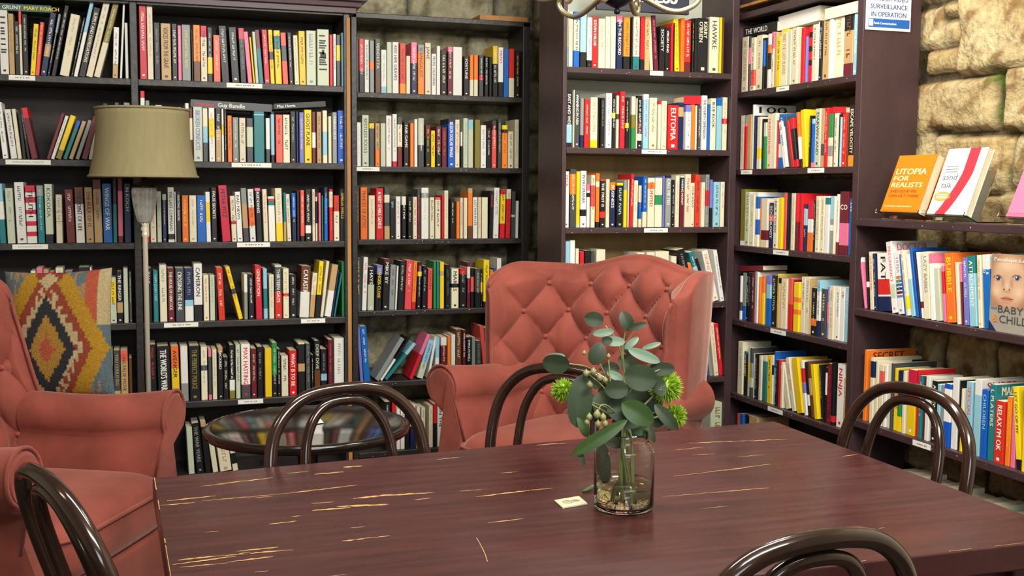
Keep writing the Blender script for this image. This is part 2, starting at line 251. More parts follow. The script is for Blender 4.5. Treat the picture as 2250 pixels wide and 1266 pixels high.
1622 1626 606 W bD.6-.8;1627 1634 599 U bG.0-.7 bB.7-1;1635 1640 600 K tW;1641 1648 598 K tG;1649 1655 597 M tC;1656 1659 596 P bG.0-1;1660 1663 597 W;1664 1668 608 R bO.0-1;1670 1676 606 O bY.35-1;1677 1680 605 U;1681 1690 606 B bU0-.17 bL.17-.45;1691 1701 604 E bK.0-1 tF;1703 1706 602 Y;1707 1710 605 A bK.05-.15;1711 1724 612 Y bC.0-1 tA;1727 1736 611 R bS.0-.5;1737 1739 615 M;1741 1753 620 Y bO.3-.4 bO.55-.65;1754 1763 608 C tD;1764 1773 608 C tG;1774 1777 612 A;1778 1789 632 K bO.65-.8 tC;1791 1799 615 L bW.2-.72 bN.72-1 tD;1800 1811 634 D tC;1813 1816 630 U bP.3-.7;1818 1829 628 C bS.0-.0 tA;1830 1839 631 W tD;1841 1849 631 W tR=ZB;1850 1859 632 L tW;1861 1866 614 W
@5A
238 250 771 C tO;252 266 771 D bA.75-1 tA=YOU_COULD_DO;267 283 771 A bS0-.2 tH=ONE_FALSE_MOVE;285 292 788 O bH.0-1
@5B
322 328 762 A bR.85-1;330 345 758 K l-3 tR;349 377 762 K l-5 tW=THE_WORLD'S_WAR;379 396 762 Y l-4 bO0-.4 tK=AVENGER;399 415 761 W l-3 bG.68-1;418 440 761 K l-2 tV=THE_PERFECT_POLICE;443 457 763 C tG bD.35-.45;459 466 768 D bP0-.15 bP.9-1;468 478 769 C tG;480 491 764 K tW=NICKRED bA.0-.1;492 503 786 K tF;505 517 759 K bW.65-.85 bV.85-1 tW;519 529 758 F tD;531 551 757 W bD.75-1 tR=MAX_HASTINGS;553 565 767 R bM.0-1 tC;567 579 763 K tG;583 598 766 Y;599 610 754 E bF.0-.0 bK.6-1 tF;611 617 768 K tW;619 634 783 C tD;637 653 771 R tW=WHAT_IS_TO_BE;656 671 754 K bA.4-.55 bC.0-.03;673 683 756 D tG;685 690 780 K tC;692 705 750 K bH.55-1 tF=DEEP_DIVE;706 719 768 K bL.55-.7 tG;722 732 747 M tS;735 757 744 W tG
@5C
792 799 720 U l-8 bL.0-.0;800 814 718 B l-9 bN.0-.0 tW;821 833 746 G l57;834 840 745 K l62 bW.5-1;842 852 758 L l64 bT.3-1;898 907 737 R l40 bP0-.45;916 930 750 L l26 tN bF.6-1;939 945 742 W l17;956 965 742 L l2 bW.5-.7;969 982 742 M bW0-.2 tC;984 991 740 O;992 1001 736 W;1002 1015 725 V bH.0-1 tF;1017 1024 726 M tW=WAR_AGAINST_THE;1026 1036 742 K tW=EMMA_POWELL;1037 1045 742 G;1047 1058 750 D tG;1064 1073 717 S l-10;1075 1084 722 C l-8 bD.2-.4
@5D
1494 1503 720 C l-8;1505 1510 722 K l-10;1512 1518 724 W l-12 bD.2-.8;1520 1529 729 C l-14;1533 1543 736 K l-14 tW=KEVIN;1546 1559 711 C l-13 bB.84-1 tG=ON_THE_TOWN;1561 1568 725 G l-12 bH.1-.4;1570 1580 711 C l-11 tA;1582 1591 713 R l-11 tC
@5E
1619 1630 749 C tG;1631 1637 771 K tW=PETER_RABBIT bT.0-.05;1638 1643 762 F bY.3-.7;1644 1650 764 D bG.3-.6 bF.6-.8;1651 1655 776 W;1656 1661 776 K tC;1663 1669 781 C tA;1670 1679 781 T bC0-.1 bL.1-.12;1681 1690 780 Y tK;1691 1694 780 C bN.2-.4;1695 1700 772 L bB.0-.3;1701 1705 790 E bK.0-1 tF;1706 1711 790 R;1713 1718 795 C;1724 1734 804 C l-12 bF.0-.0;1739 1747 787 C l-14 tS;1751 1764 788 Y l-12;1765 1771 792 W l-9 bR.15-.4 bU.4-.6;1773 1778 796 K l-8 bW.6-.8;1780 1786 795 H l-9 bA.3-.6;1789 1797 801 Y l-9;1801 1806 802 K l-5 tC;1808 1812 806 K bW.1-.5;1813 1822 797 M tR;1823 1830 797 K bR.85-.95;1834 1849 798 W tR=NINJA;1850 1860 830 A bY.0-.0 tC;1861 1865 795 B bW.6-1
@6B
415 428 940 C l-6 bF.0-1;433 449 932 K l-12 tG=THE_WAR_YEARS;452 464 928 K l-12 bA.0-.1;468 480 970 C l-10;484 510 977 C l-8 tA;512 524 985 K l-8 bC.0-.25 bC.7-1;588 608 995 M l-5 bC.2-.7
@6C
846 858 884 K tW;862 871 882 R bC.5-.6;872 880 900 W;881 890 900 W tD;892 900 895 K bC0-.1;902 914 890 C bN.5-1 tD;916 924 895 C bE.4-.5;926 935 897 C tD;943 952 893 C tA;953 961 889 K bR0-.45;962 976 886 W tK=ON_THE
@6D
1500 1512 905 K l-6;1517 1537 893 M l-10;1560 1590 886 F tV
@6E
1614 1620 908 S;1621 1629 907 U bB.0-1;1632 1640 910 K;1642 1660 912 A
@F2
1896 1900 552 P l-12 bW0-.2 d.19;1902 1906 560 K l-5 bW.5-.6;1908 1916 554 C l-3 tO=OUT_OF_NOWHERE;1918 1924 558 N l-4 tW;1926 1953 557 W l-3 bR.45-.72 bN.75-1 tK=FAT;1956 1969 533 W d.19 sM=DOCTOR l-14 tP=PREGNANCY bF.6-.8;1972 1985 553 W l-10 bO.4-.44 bE.46-.5 bB.52-.56 bN.58-.62 bM.64-.68 bU.7-.74 tG;1986 1990 560 B l-14;1991 1998 551 C l-14 bY.7-.9 tS;2000 2008 560 L l-13 bW.0-.4;2010 2016 546 B l-15 bL.0-.0;2018 2022 553 N d.19 l-14;2023 2027 555 W l-13 bM.75-.85;2029 2043 554 C l-5 tG=LAZY_BABIES;2045 2054 558 W l-5 bP.0-.15;2056 2067 590 L l-6 bF.0-1;2070 2076 585 P l-6 bR.1-.5;2079 2098 557 O d.19 l-6 tY=BUBBLE;2101 2108 577 C l-5;2109 2113 580 P l-5 bM.3-1;2115 2126 567 U l-4 tW;2130 2146 563 L l-6 bT.0-.25 tW=ATTACHMENT;2148 2157 561 C l-4 tO;2160 2176 560 B l-5 bW0-.2 tW=BABY_&|CHILD
@F3
1892 1899 768 Y bO.0-1 d.2 sM=SECRET;1908 1916 785 C d.2 bN.05-.3;1918 1924 792 C bR.4-.5;1926 1935 800 C bS.1-.4;1937 1943 802 W bL.65-.85;1944 1950 797 C;1952 1957 797 D d.18;1958 1965 808 Y bO.2-.65;1967 1976 813 E bN0-.4 bY.75-1;1979 1986 814 C bD.3-.5;1988 2005 810 Y bR0-.5 tW=EASE_COPING h;2007 2012 812 R;2014 2021 824 E bT.0-1 tC;2022 2026 826 M;2028 2037 826 W;2039 2051 835 K tW=ANDREW_FULLER;2053 2060 843 L;2061 2067 845 F bG.0-1;2069 2084 841 B bW.08-.6;2086 2099 829 W;2101 2104 835 K;2105 2111 853 C bY.5-1;2113 2127 837 L tS=SPECIAL;2131 2146 832 L bW0-.2 d.18 sR=SUPER;2149 2162 854 B tL=CHILDREN;2165 2179 842 T d.19 sW=MADONNA tC=L_PLATERS;2181 2201 878 R tW=RELAX_I'M_OK;2203 2213 870 O tY;2215 2224 873 P;2229 2241 850 Y l-7 bK.88-1 tD=LET_GO_OF_MY;2243 2250 843 Y d.18 bV.0-.0;2252 2270 873 K l-4 tW=JENI
'''
# ------------------------------------------------------------------ books
BOOK_PLANES = dict(A=('Y', 4.69), B=('Y', 4.69), C=('Y', 4.918), D=('Y', 4.235), E=('X', 2.455), F=('X', 2.455))
LEVELS = dict(A=[1.870, 1.553, 1.231, .912, .586, .283], C=[1.868, 1.547, 1.226, .909, .589, .271],
              D=[1.938, 1.620, 1.298, .980, .660, .340], E=[1.864, 1.541, 1.220, .902, .583, .262], F=[1.36, 1.036, .637, .28])
LEVELS['B'] = LEVELS['A']
CASE = dict(A='bookcase bay at far left', B='bookcase bay beside lamp', C='set-back bookcase', D='corner bookcase', E='bookcase under camera sign', F='low case by stone wall')
RANK = ['top', 'second', 'third', 'fourth', 'fifth', 'bottom']
def frame(case):
    ax, c = BOOK_PLANES[case]
    return (ax, c, Vector((1, 0, 0)), Vector((0, 1, 0))) if ax == 'Y' else (ax, c, Vector((0, -1, 0)), Vector((1, 0, 0)))
def along(case, x, z):
    """how far along its shelf a spine foot at photo column x stands"""
    ax, c, ea, eb = frame(case); y = 500
    for _ in range(4):
        p = at(x, y, ax, c); q = p.copy(); q.z = z; y = pix(q)[1]
    return p.dot(ea)
def ordinal(n):
    w = 'first second third fourth fifth sixth seventh eighth ninth tenth eleventh twelfth thirteenth fourteenth fifteenth sixteenth seventeenth eighteenth nineteenth twentieth'.split()
    if n <= 20: return w[n - 1]
    return {30: 'thirtieth'}.get(n) or ('twenty-' if n < 30 else 'thirty-') + w[n % 10 - 1]
def parse(spec):
    t = spec.split(); x0, x1, yt = map(float, t[:3]); d = dict(x0=x0, x1=x1, yt=yt, col=t[3], bands=[], lean=0, txt=None, tc=None,  horiz=False, emb=False)
    for o in t[4:]:
        if o[0] == 'l': d['lean'] = float(o[1:])
        elif o[0] == 'b':
            a, b = o[2:].split('-'); a, b = float(a), float(b)
            if a <= .01 and b >= .99: d['col'] = o[1]
            elif b > a + .004: d['bands'].append((a, b, o[1]))
        elif o[0] == 't': d['tc'] = o[1]; d['txt'] = o[3:].replace('_', ' ') if len(o) > 2 else None
        elif o == 'h': d['horiz'] = True
        elif o[0] == 'd': d['deep'] = float(o[1:])
        elif o[0] == 's': d['side'] = o[3:].replace('_', ' '); d['sc'] = o[1]
        elif o == 'e': d['emb'] = True
    return d
ROWS = {}
key = None
for ln in ROWDATA.strip().splitlines():
    if ln.startswith('@'): key = ln[1:]
    elif ln[0].isdigit(): ROWS[key] = [parse(s) for s in ln.split(';') if s.strip()]

def book_geo(d, case, z0, rng):
    """(cover, pages, print) mesh builders in world space, plus the foot of the spine and the list of colours used"""
    ax, c, ea, eb = frame(case)
    a0, a1 = along(case, d['x0'] + .3, z0), along(case, d['x1'] - .3, z0)
    top = at(d['x0'] + d['lean'], d['yt'], ax, c); ht = max(top.z - z0, .05); dx = top.dot(ea) - a0
    if abs(d['lean']) < .5: dx = 0
    h = math.hypot(dx, ht); th = math.atan2(dx, ht); ct, st = math.cos(th), math.sin(th)
    t = max((a1 - a0) * ct, .004); inset = rng.uniform(0, .008)
    D = min(.15, max(.105, h * .62)) * rng.uniform(.95, 1.05)
    D = d.get('deep', D)
    hard = rng.random() < .35 and t > .018
    w = .0024 if hard else .001
    ch = min(.0018, t * .2)
    piv = a1 if th > 0 else a0; off = t if th > 0 else 0
    def P(p, q, s):
        a = piv + (p - off) * ct + s * st; z = z0 + .0006 - (p - off) * st + s * ct
        v = ea * a + eb * (q + inset); v.z = z
        v += eb * c if ax == 'X' else Vector((0, c, 0))
        return v
    prof = [(0, D), (0, ch), (ch, 0), (t - ch, 0), (t, ch), (t, D), (t - w, D), (t - w, w), (w, w), (w, D)]
    cuts = sorted({0, h} | {h * (1 - x) for b in d['bands'] for x in b[:2] if 0 < x < 1})
    def code(s):
        x = 1 - s / h; r = d['col']
        for a, b, k in d['bands']:
            if a <= x <= b: r = k
        return r
    cols = []; cover = MB(); V = [P(p, q, s) for s in cuts for p, q in prof]; n = 10; Fc = []; Ms = []
    def mi(k):
        if k not in cols: cols.append(k)
        return cols.index(k)
    for k in range(len(cuts) - 1):
        m = mi(code((cuts[k] + cuts[k + 1]) / 2))
        for i in range(n):
            j = (i + 1) % n; Fc.append((k * n + i, k * n + j, (k + 1) * n + j, (k + 1) * n + i)); Ms.append(m)
    cap = [(0, 1, 8, 9), (1, 2, 3, 4, 7, 8), (4, 5, 6, 7)]; tp = (len(cuts) - 1) * n
    for q in cap:
        Fc.append(tuple(i for i in q[::-1])); Ms.append(mi(code(0)))
        Fc.append(tuple(i + tp for i in q)); Ms.append(mi(code(h)))
    cover.v = [tuple(v) for v in V]; cover.f = Fc; cover.m = Ms; cover.s = [False] * len(Fc)
    pg = MB(); e = .003 if hard else .0004
    q0, q1 = w + .0005, D - (.004 if hard else .0006)
    v = [P(x, y, z) for z in (e, h - e) for y in (q0, q1) for x in (w, t - w)]
    pg.add(v, [(0, 2, 3, 1), (4, 5, 7, 6), (0, 1, 5, 4), (2, 6, 7, 3), (0, 4, 6, 2), (1, 3, 7, 5)])
    pr = MB(); q = -.0004
    O = P(0, q, 0); EX = P(0, q, -1) - O; EY = P(1, q, 0) - O; ZZ = -EX
    def rect(s0, s1, p0, p1): pr.add([P(p0, q, s1), P(p0, q, s0), P(p1, q, s0), P(p1, q, s1)], [(0, 1, 2, 3)])
    if d['tc'] and t > .006:
        if d['txt'] and not d['horiz']:
            lines = d['txt'].split('|'); nl = len(lines)
            for i, ln in enumerate(lines):
                lh = min(t * (.5 if nl == 1 else .34), .026); L = min(h * .72, lh * text(ln)[2] * 1.0)
                if L < h * .5 and nl == 1: L = min(h * .5, lh * text(ln)[2] * 1.35)
                pc = t * (.5 if nl == 1 else (.72 if i == 0 else .28))
                put_text(pr, ln, P(pc - lh / 2, q, h * .93), EX, EY, width=L, height=lh, bold=.03)
        elif d['txt']:
            lh = min(t * .3, .03); put_text(pr, d['txt'], P(t * .1, q, h * .78 - lh), EY, ZZ, width=t * .8, height=lh * 1.2, bold=.03)
        elif d['horiz']:
            s = h * .9
            while s > h * .3:
                rect(s - .006, s, t * .15, t * rng.uniform(.6, .85)); s -= rng.choice((.009, .011, .02))
        else:                                    # print too small to read: broken strokes along the spine
            lh = t * rng.uniform(.24, .4); pc = t * .5; s = h * rng.uniform(.88, .95); end = h * rng.uniform(.2, .4)
            while s > end:
                for _ in range(rng.randint(3, 9)):
                    cw = lh * rng.uniform(.35, .75)
                    if s - cw < end: s = 0; break
                    b = rng.random()
                    rect(s - cw * .38, s, pc - lh / 2, pc + lh / 2)
                    if b < .7: rect(s - cw, s - cw * .38, pc + lh * .2, pc + lh / 2) if b < .35 else rect(s - cw, s - cw * .38, pc - lh / 2, pc - lh * .15)
                    s -= cw * 1.25
                s -= lh * .6
                if rng.random() < .25: s -= lh * 1.5
        r = t * .16; s0 = h * .045
        if h > .1 and rng.random() < .55 and not (d['bands'] and d['bands'][-1][1] > .9 and rng.random() < .5): rect(s0, s0 + r * 1.6, t / 2 - r, t / 2 + r)
        if d['emb']: rect(h * .5, h * .58, t * .25, t * .75); rect(h * .56, h * .64, t * .4, t * .6)
    if d.get('side'):
        lh = .026; E2 = P(0, 1, 0) - P(0, 0, 0)
        put_text(pr, d['side'], P(t + .0004, D * .12, h * .97 - lh), E2, ZZ, width=D * .66, height=lh, bold=.03)
    # anything that would stick into the shelf above is kept a little lower by the measured height already
    foot = P(t / 2, .0, 0); foot.z = z0
    return cover, pg, pr, foot, cols, t, h
def flush_ok(d): return True
OCC = {'4A': .15, '4D': .3, '5A': .7, '6B': .35, '6C': .35, '6D': .5, '6E': .15, '5C': .8, '5D': .9, '5E': .8, '2A': .9, 'F3': .9}
ALL = []
rng = random.Random(3)
for key, L in ROWS.items():
    case = key[1] if key[0] != 'F' else 'F'; lv = int(key[0]) - 1 if key[0] != 'F' else int(key[1]) - 1
    for i, d in enumerate(L):
        z0 = LEVELS[case][lv]
        g = book_geo(d, case, z0, rng)
        base_y = pix(g[3])[1]
        score = (d['x1'] - d['x0']) * (base_y - d['yt']) * OCC.get(key, 1)
        if key == '4A' and i >= 10: score *= 5
        if key == '2B' and i < 7: score *= .1
        ALL.append(dict(key=key, case=case, lv=lv, i=i, n=len(L), d=d, g=g, score=score))
order = sorted(ALL, key=lambda b: -b['score'])
NMAX = 290
for k, b in enumerate(order): b['own'] = k < NMAX
def shelf_phrase(b):
    if b['case'] == 'F': return ['display', 'upper', 'lower', 'bottom'][b['lv']] + ' shelf, ' + CASE['F']
    return RANK[b['lv']] + ' shelf, ' + CASE[b['case']]
def describe(b):
    d = b['d']; cols = b['g'][4]; t = b['g'][5]
    size = 'thick ' if t > .032 else ('thin ' if t < .011 else '')
    share = {}
    prev = {}
    main = d['col']
    bands = [k for a, e, k in d['bands'] if k != main and e - a > .08]
    cn = CNAME[main] + (' and ' + CNAME[bands[0]] if bands else '')
    let = ''
    if d['tc'] and d['tc'] != main: let = ' with ' + CNAME[d['tc']] + ' lettering'
    lean = ' leaning' if abs(d['lean']) > 9 else ''
    i, n = b['i'], b['n']
    pos = ordinal(i + 1) + ' from left' if i < n * .5 else (ordinal(n - i) + ' from right')
    s = '%s%s%s book%s, %s, %s' % (size, cn, '', let, pos, shelf_phrase(b))
    if lean and len(s.split()) < 15: s = 'leaning ' + s
    if len(s.split()) > 16: s = s.replace(' with ' + (CNAME[d['tc']] if d['tc'] else '') + ' lettering', '')
    if len(s.split()) > 16: s = '%s%s book, %s, %s' % (size, CNAME[main], pos, shelf_phrase(b))
    if len(s.split()) > 16: s = '%s book, %s, %s' % (CNAME[main], pos, shelf_phrase(b))
    return s
rest = MB(); RC = list(PAL); rest_mats = [BM[k] for k in RC] + [PAGE] + [TM[k] for k in RC]; nP = len(RC)
for b in ALL:
    cover, pg, pr, foot, cols, t, h = b['g']; d = b['d']
    if b['own']:
        r = empty('book', foot, 0, describe(b), 'book', 'books on the ' + shelf_phrase(b))
        for mb in (cover, pg, pr): mb.v = [(x - foot.x, y - foot.y, z - foot.z) for x, y, z in mb.v]
        cover.build('cover', [BM[k] for k in cols], r); pg.build('page_block', PAGE, r)
        if pr.f: pr.build('lettering', TM[d['tc'] or d.get('sc', 'K')], r)
    else:
        rest.add(cover.v, cover.f); rest.m[-len(cover.f):] = [RC.index(cols[m]) for m in cover.m]
        rest.add(pg.v, pg.f, nP)
        if pr.f: rest.add(pr.v, pr.f, nP + 1 + RC.index(d['tc'] or d.get('sc', 'K')))
o = rest.build('book_rows', rest_mats); tag(o, 'slimmer and half hidden books filling the gaps between the larger spines', 'books', None, 'stuff')

def flat_book(x0, y0, x1, y1, case, thick, depth, col, label, txt=None, tc='W', zbase=None, back=0.0, rot=None, group='books lying flat on top of standing books'):
    """a book lying flat on the tops of standing ones: photo px of the lower edge ends of its spine"""
    ax, c, ea, eb = frame(case); c2 = c + back
    p, q = at(x0, y0, ax, c2), at(x1, y1, ax, c2)
    e = (q - p); L = e.length; e.normalize(); n = eb.copy(); u = e.cross(n); u = -u if u.z < 0 else u
    r = empty('book', p, 0, label, 'book', group)
    mb = MB(); pgm = MB(); pr = MB()
    def Q(a, b, z): return e * a + n * b + u * z
    def bx(m, a0, a1, b0, b1, z0, z1):
        v = [Q(a, b, z) for z in (z0, z1) for b in (b0, b1) for a in (a0, a1)]
        m.add(v, [(0, 2, 3, 1), (4, 5, 7, 6), (0, 1, 5, 4), (2, 6, 7, 3), (0, 4, 6, 2), (1, 3, 7, 5)])
    w = .0016
    bx(mb, 0, L, 0, depth, 0, w); bx(mb, 0, L, 0, depth, thick - w, thick); bx(mb, 0, L, 0, w, w, thick - w)
    bx(pgm, .0015, L - .0015, w, depth - .003, w, thick - w)
    mb.build('cover', BM[col], r); pgm.build('page_block', PAGE, r)
    if txt:
        s0 = L * .06
        for k, wd in txt:
            lh = thick * .55; W = text(wd)[2] * lh * .95
            m2 = MB(); put_text(m2, wd, Q(s0, -.0005, thick * .22), e, u, width=W, height=lh, bold=.03); m2.build('lettering', TM[k], r); s0 += W + lh * .7
    return r
flat_book(-2, 22, 113, 28, 'A', .026, .13, 'E', 'dark green book lying flat atop books, top shelf at far left', [('W', 'GRUNT'), ('Y', 'MARY ROACH')], back=.004).children[0].data.materials[0] = mat('book_bottle_green', '#1d5a48', .4)
flat_book(419, 235, 597, 246, 'B', .030, .12, 'D', 'charcoal book with red lettering lying flat on books beside lamp shade', [('R', 'Practice.'), ('W', 'Guy Rundle')], back=.002)
flat_book(603, 240, 716, 234, 'B', .022, .12, 'K', 'black book lying flat over coral and cream books, bay beside lamp', [('W', 'Max Harris')], back=.004)
flat_book(1503, 229, 1541, 229, 'D', .034, .10, 'R', 'red book lying flat on second shelf, corner bookcase', back=.012)
flat_book(1829, 248, 1858, 248, 'E', .022, .10, 'R', 'red book lying flat on second shelf, bookcase under camera sign', back=.012)
flat_book(1710, 68, 1800, 44, 'E', .055, .13, 'W', 'pale grey book lying flat high on top shelf under camera sign', back=.03)
flat_book(1812, 44, 1884, 27, 'E', .040, .14, 'C', 'cream book lying flat across the tops of books beside camera sign', back=-.004)
flat_book(1634, 82, 1707, 68, 'E', .040, .14, 'K', 'black dust-jacketed book lying flat at end of top shelf nearest corner', [('W', 'THE WORLD')], back=.02)
flat_book(1498, 713, 1545, 712, 'D', .022, .12, 'W', 'white book lying flat on fifth shelf behind the tall armchair', [('G', 'ART')], back=.0)
flat_book(1626, 596, 1676, 595, 'E', .022, .12, 'M', 'dark red book lying flat on fourth shelf, bookcase under camera sign', back=.003)
# ------------------------------------------------------------------ room shell
def stone_wall(name, plane, u0, u1, v0, v1, res, stones, tint, rnd, bulge=.035, moss=None):
    """rubble wall: every stone is real relief; u runs along the wall, v is height"""
    ax, c, sgn = plane
    nu, nv = int((u1 - u0) / res) + 1, int((v1 - v0) / res) + 1
    S = list(stones); v = v0                       # courses of random stones where the photo shows none
    fixed = list(stones)
    while v < v1:
        hh = rnd.uniform(.12, .24); u = u0 - rnd.uniform(0, .3)
        while u < u1:
            ww = rnd.uniform(.16, .42)
            cu, cv = u + ww / 2, v + hh / 2
            if not any(a - .04 < cu < b + .04 and e - .04 < cv < g + .04 for a, b, e, g, *_ in fixed):
                S.append((u, u + ww, v, v + hh, rnd.uniform(-.12, .12), rnd.uniform(.6, 1.1)))
            u += ww
        v += hh
    CELL = .25; buckets = {}
    for s in S:
        for i in range(int((s[0] - .05) // CELL), int((s[1] + .05) // CELL) + 1):
            for j in range(int((s[2] - .05) // CELL), int((s[3] + .05) // CELL) + 1): buckets.setdefault((i, j), []).append(s)
    V = []; Cc = []
    mort = Vector(tint['mortar'])
    for i in range(nu):
        u = u0 + i * res
        for j in range(nv):
            v = v0 + j * res
            n1 = noise.noise((u * 5, v * 5, 1)); n2 = noise.noise((u * 5, v * 5, 7)); n3 = noise.fractal((u * 14, v * 14, 3), 1.0, 2.1, 4)
            uu, vv = u + n1 * .022 + n3 * .006, v + n2 * .022 - n3 * .006
            best = -1; bs = None
            for s in buckets.get((int(uu // CELL), int(vv // CELL)), ()):
                hw, hh = (s[1] - s[0]) / 2, (s[3] - s[2]) / 2
                dx, dy = abs(uu - s[0] - hw) - hw + .02, abs(vv - s[2] - hh) - hh + .02
                d = .02 - (math.hypot(max(dx, 0), max(dy, 0)) + min(max(dx, dy), 0)) - .005
                if d > best: best = d; bs = s
            k = min(max(best / .022, 0), 1); k = k * k * (3 - 2 * k)
            n4 = noise.fractal((u * 6, v * 9, 11), 1.0, 2.0, 5)
            hgt = k * bulge * (bs[5] if bs else 1) + n4 * .012 * k + n3 * .006
            col = mort
            if bs:
                t = max(0, min(1, .5 + bs[4] * 2 + n4 * .35)); cs = Vector(tint['a']).lerp(Vector(tint['b']), t)
                if n3 > .15: cs = cs.lerp(Vector(tint['stain']), min((n3 - .15) * 1.8, .75))
                col = mort.lerp(cs, min(1, k * 1.6))
            if moss:
                g = moss(u, v) + n4 * .55 + n3 * .3 - k * .3
                if g > .25: col = col.lerp(Vector(tint['moss']), min((g - .25) * 2.5, .85))
            p = (u, c - sgn * hgt, v) if ax == 'Y' else (c - sgn * hgt, u, v)
            V.append(p); Cc.append((*col, 1))
    Fc = []
    for i in range(nu - 1):
        for j in range(nv - 1):
            q = (i * nv + j, (i + 1) * nv + j, (i + 1) * nv + j + 1, i * nv + j + 1)
            Fc.append(q if ax == 'Y' else q[::-1])
    me = bpy.data.meshes.new(name); me.from_pydata(V, [], Fc)
    a = me.color_attributes.new('stone', 'FLOAT_COLOR', 'POINT'); a.data.foreach_set('color', [x for c4 in Cc for x in c4])
    me.polygons.foreach_set('use_smooth', [True] * len(Fc)); me.materials.append(mat('rubble_stone', '#999999', .9, attr='stone', noise=(38, .3), bump=(60, .9), spec=.15))
    o = bpy.data.objects.new(name, me); COL.objects.link(o); tag(o, kind='structure'); return o
def s2l(h): return lin(h)[:3]
XW, YW = 2.73, 5.17
rs = []
def sp(x0, y0, x1, y1, t=0, b=1):
    p, q = at(x0, y1, 'X', XW - .03), at(x1, y0, 'X', XW - .03)
    rs.append((q.y - .014, p.y + .014, p.z - .014, q.z + .014, t, b))
sp(2104, -60, 2330, 164, .05, 1.3); sp(2008, 166, 2186, 292, -.02, 1.1); sp(2204, 136, 2330, 284, .0, 1.2)
sp(2006, 18, 2062, 112, .1, .8); sp(2028, 106, 2098, 162, -.1, .9); sp(2060, 48, 2100, 100, .08, .8); sp(2066, 4, 2110, 42, -.12, .9)
sp(2006, -50, 2068, 12, 0, .8); sp(2048, 296, 2226, 424, -.05, 1.0); sp(2000, 286, 2046, 420, .1, .6); sp(2228, 290, 2330, 420, .1, .9)
sp(2068, -60, 2104, 0, .05, .8)
mc = at(2200, 175, 'X', XW); mc2 = at(2212, 245, 'X', XW); mc3 = at(2225, 330, 'X', XW)
def moss(u, v):
    r = 0
    for q, w in ((mc, .07), (mc2, .05), (mc3, .06)): r = max(r, .62 - math.hypot((u - q.y) / w, (v - q.z) / (w * 1.6)) * .45)
    return r
stone_wall('wall_right', ('X', XW, 1), 2.0, 5.2, FLOOR, 2.8, .0125, rs,
           dict(mortar=s2l('#453c2c'), a=s2l('#9a8152'), b=s2l('#bcae88'), stain=s2l('#64431d'), moss=s2l('#3f5a18')), random.Random(5), moss=moss)
stone_wall('wall_back', ('Y', YW, 1), -2.6, 2.8, FLOOR, 2.8, .022, [],
           dict(mortar=s2l('#4a4638'), a=s2l('#807a60'), b=s2l('#aaa388'), stain=s2l('#55503c'), moss=s2l('#4c5a30')), random.Random(9))
PLASTER = mat('lime_plaster', '#cfc7b2', .8, noise=(3, .08))
def struct(name, m, *bx):
    mb = MB(); mb.box(*bx); return tag(mb.build(name, m), kind='structure')
struct('floor', mat('dark_floorboards', '#3a2c24', .5, noise=(6, .3), stretch=(.2, 3, 1)), -2.7, 2.9, -2.3, 5.3, FLOOR - .1, FLOOR)
struct('ceiling', PLASTER, -2.7, 2.9, -2.3, 5.3, 2.8, 2.9)
struct('wall_left', PLASTER, -2.7, -2.6, -2.3, 5.3, FLOOR, 2.8)
struct('wall_front', PLASTER, -2.6, 2.8, -2.3, -2.2, FLOOR, 2.8)
struct('trim_1', PLASTER, XW - .01, XW + .1, -2.2, 2.0, FLOOR, 2.8)['kind'] = 'structure'
bpy.data.objects['trim_1'].name = 'wall_right.001'

# ------------------------------------------------------------------ bookcases
def part(parent, name, m, *bx, bw=.0025):
    mb = MB(); mb.box(*bx); o = mb.build(name, m, parent); bevel(o, bw); return o
LABELS = dict(A=[(20, 78, 162, 171, 0), (13, 112, 352, 359, 1), (28, 106, 539, 547, 2)],
              B=[(497, 575, 184, 194, 0), (508, 595, 363, 370, 1), (520, 592, 535, 543, 2), (360, 435, 713, 720, 3), (660, 713, 701, 709, 3), (522, 577, 879, 888, 4)],
              C=[(782, 832, 367, 374, 1)], D=[(1424, 1453, 161, 168, 0), (1406, 1460, 333, 340, 1), (1411, 1463, 505, 512, 2)],
              E=[(1715, 1742, 191, 201, 0), (1637, 1661, 375, 382, 1), (1784, 1820, 370, 379, 1), (1708, 1741, 557, 566, 2), (1702, 1735, 731, 744, 3), (1696, 1728, 904, 920, 4)],
              F=[(2016, 2055, 974, 993, 2)])
LTXT = {13: 'INTERNATIONAL CONFLICTS', 28: 'AUSTRALIAN HISTORY', 1424: 'BIOGRAPHY'}
def labels(case, lv, shelf, front, zt):
    for x0, x1, y0, y1, l in LABELS.get(case, []):
        if l != lv: continue
        ax, c, ea, eb = frame(case)
        a0, a1 = along(case, x0, zt), along(case, x1, zt)
        mb = MB(); h = .018; z1 = zt - .003
        def Q(a, q, z):
            v = ea * a; v += (Vector((0, front, 0)) if ax == 'Y' else Vector((front, 0, 0))) + eb * q; v.z = z; return v
        v = [Q(a, q, z) for z in (z1 - h, z1) for q in (-.002, -.0003) for a in (a0, a1)]
        mb.add(v, [(0, 2, 3, 1), (4, 5, 7, 6), (0, 1, 5, 4), (2, 6, 7, 3), (0, 4, 6, 2), (1, 3, 7, 5)])
        if x0 in LTXT:
            w = (a1 - a0) * .7; put_text(mb, LTXT[x0], Q((a0 + a1) / 2, -.0024, z1 - h * .66), ea, Vector((0, 0, 1)), width=w, height=h * .34, m=1, align='c')
        else:
            a = a0 + (a1 - a0) * .25
            while a < a0 + (a1 - a0) * .75:
                w = rng.uniform(.003, .007); mb.add([Q(a, -.0023, z1 - h * .6), Q(a + w, -.0023, z1 - h * .6), Q(a + w, -.0023, z1 - h * .38), Q(a, -.0023, z1 - h * .38)], [(0, 1, 2, 3)], 1); a += w + rng.choice((.0015, .0015, .006))
        mb.build('shelf_label', [CARD, INK], shelf)
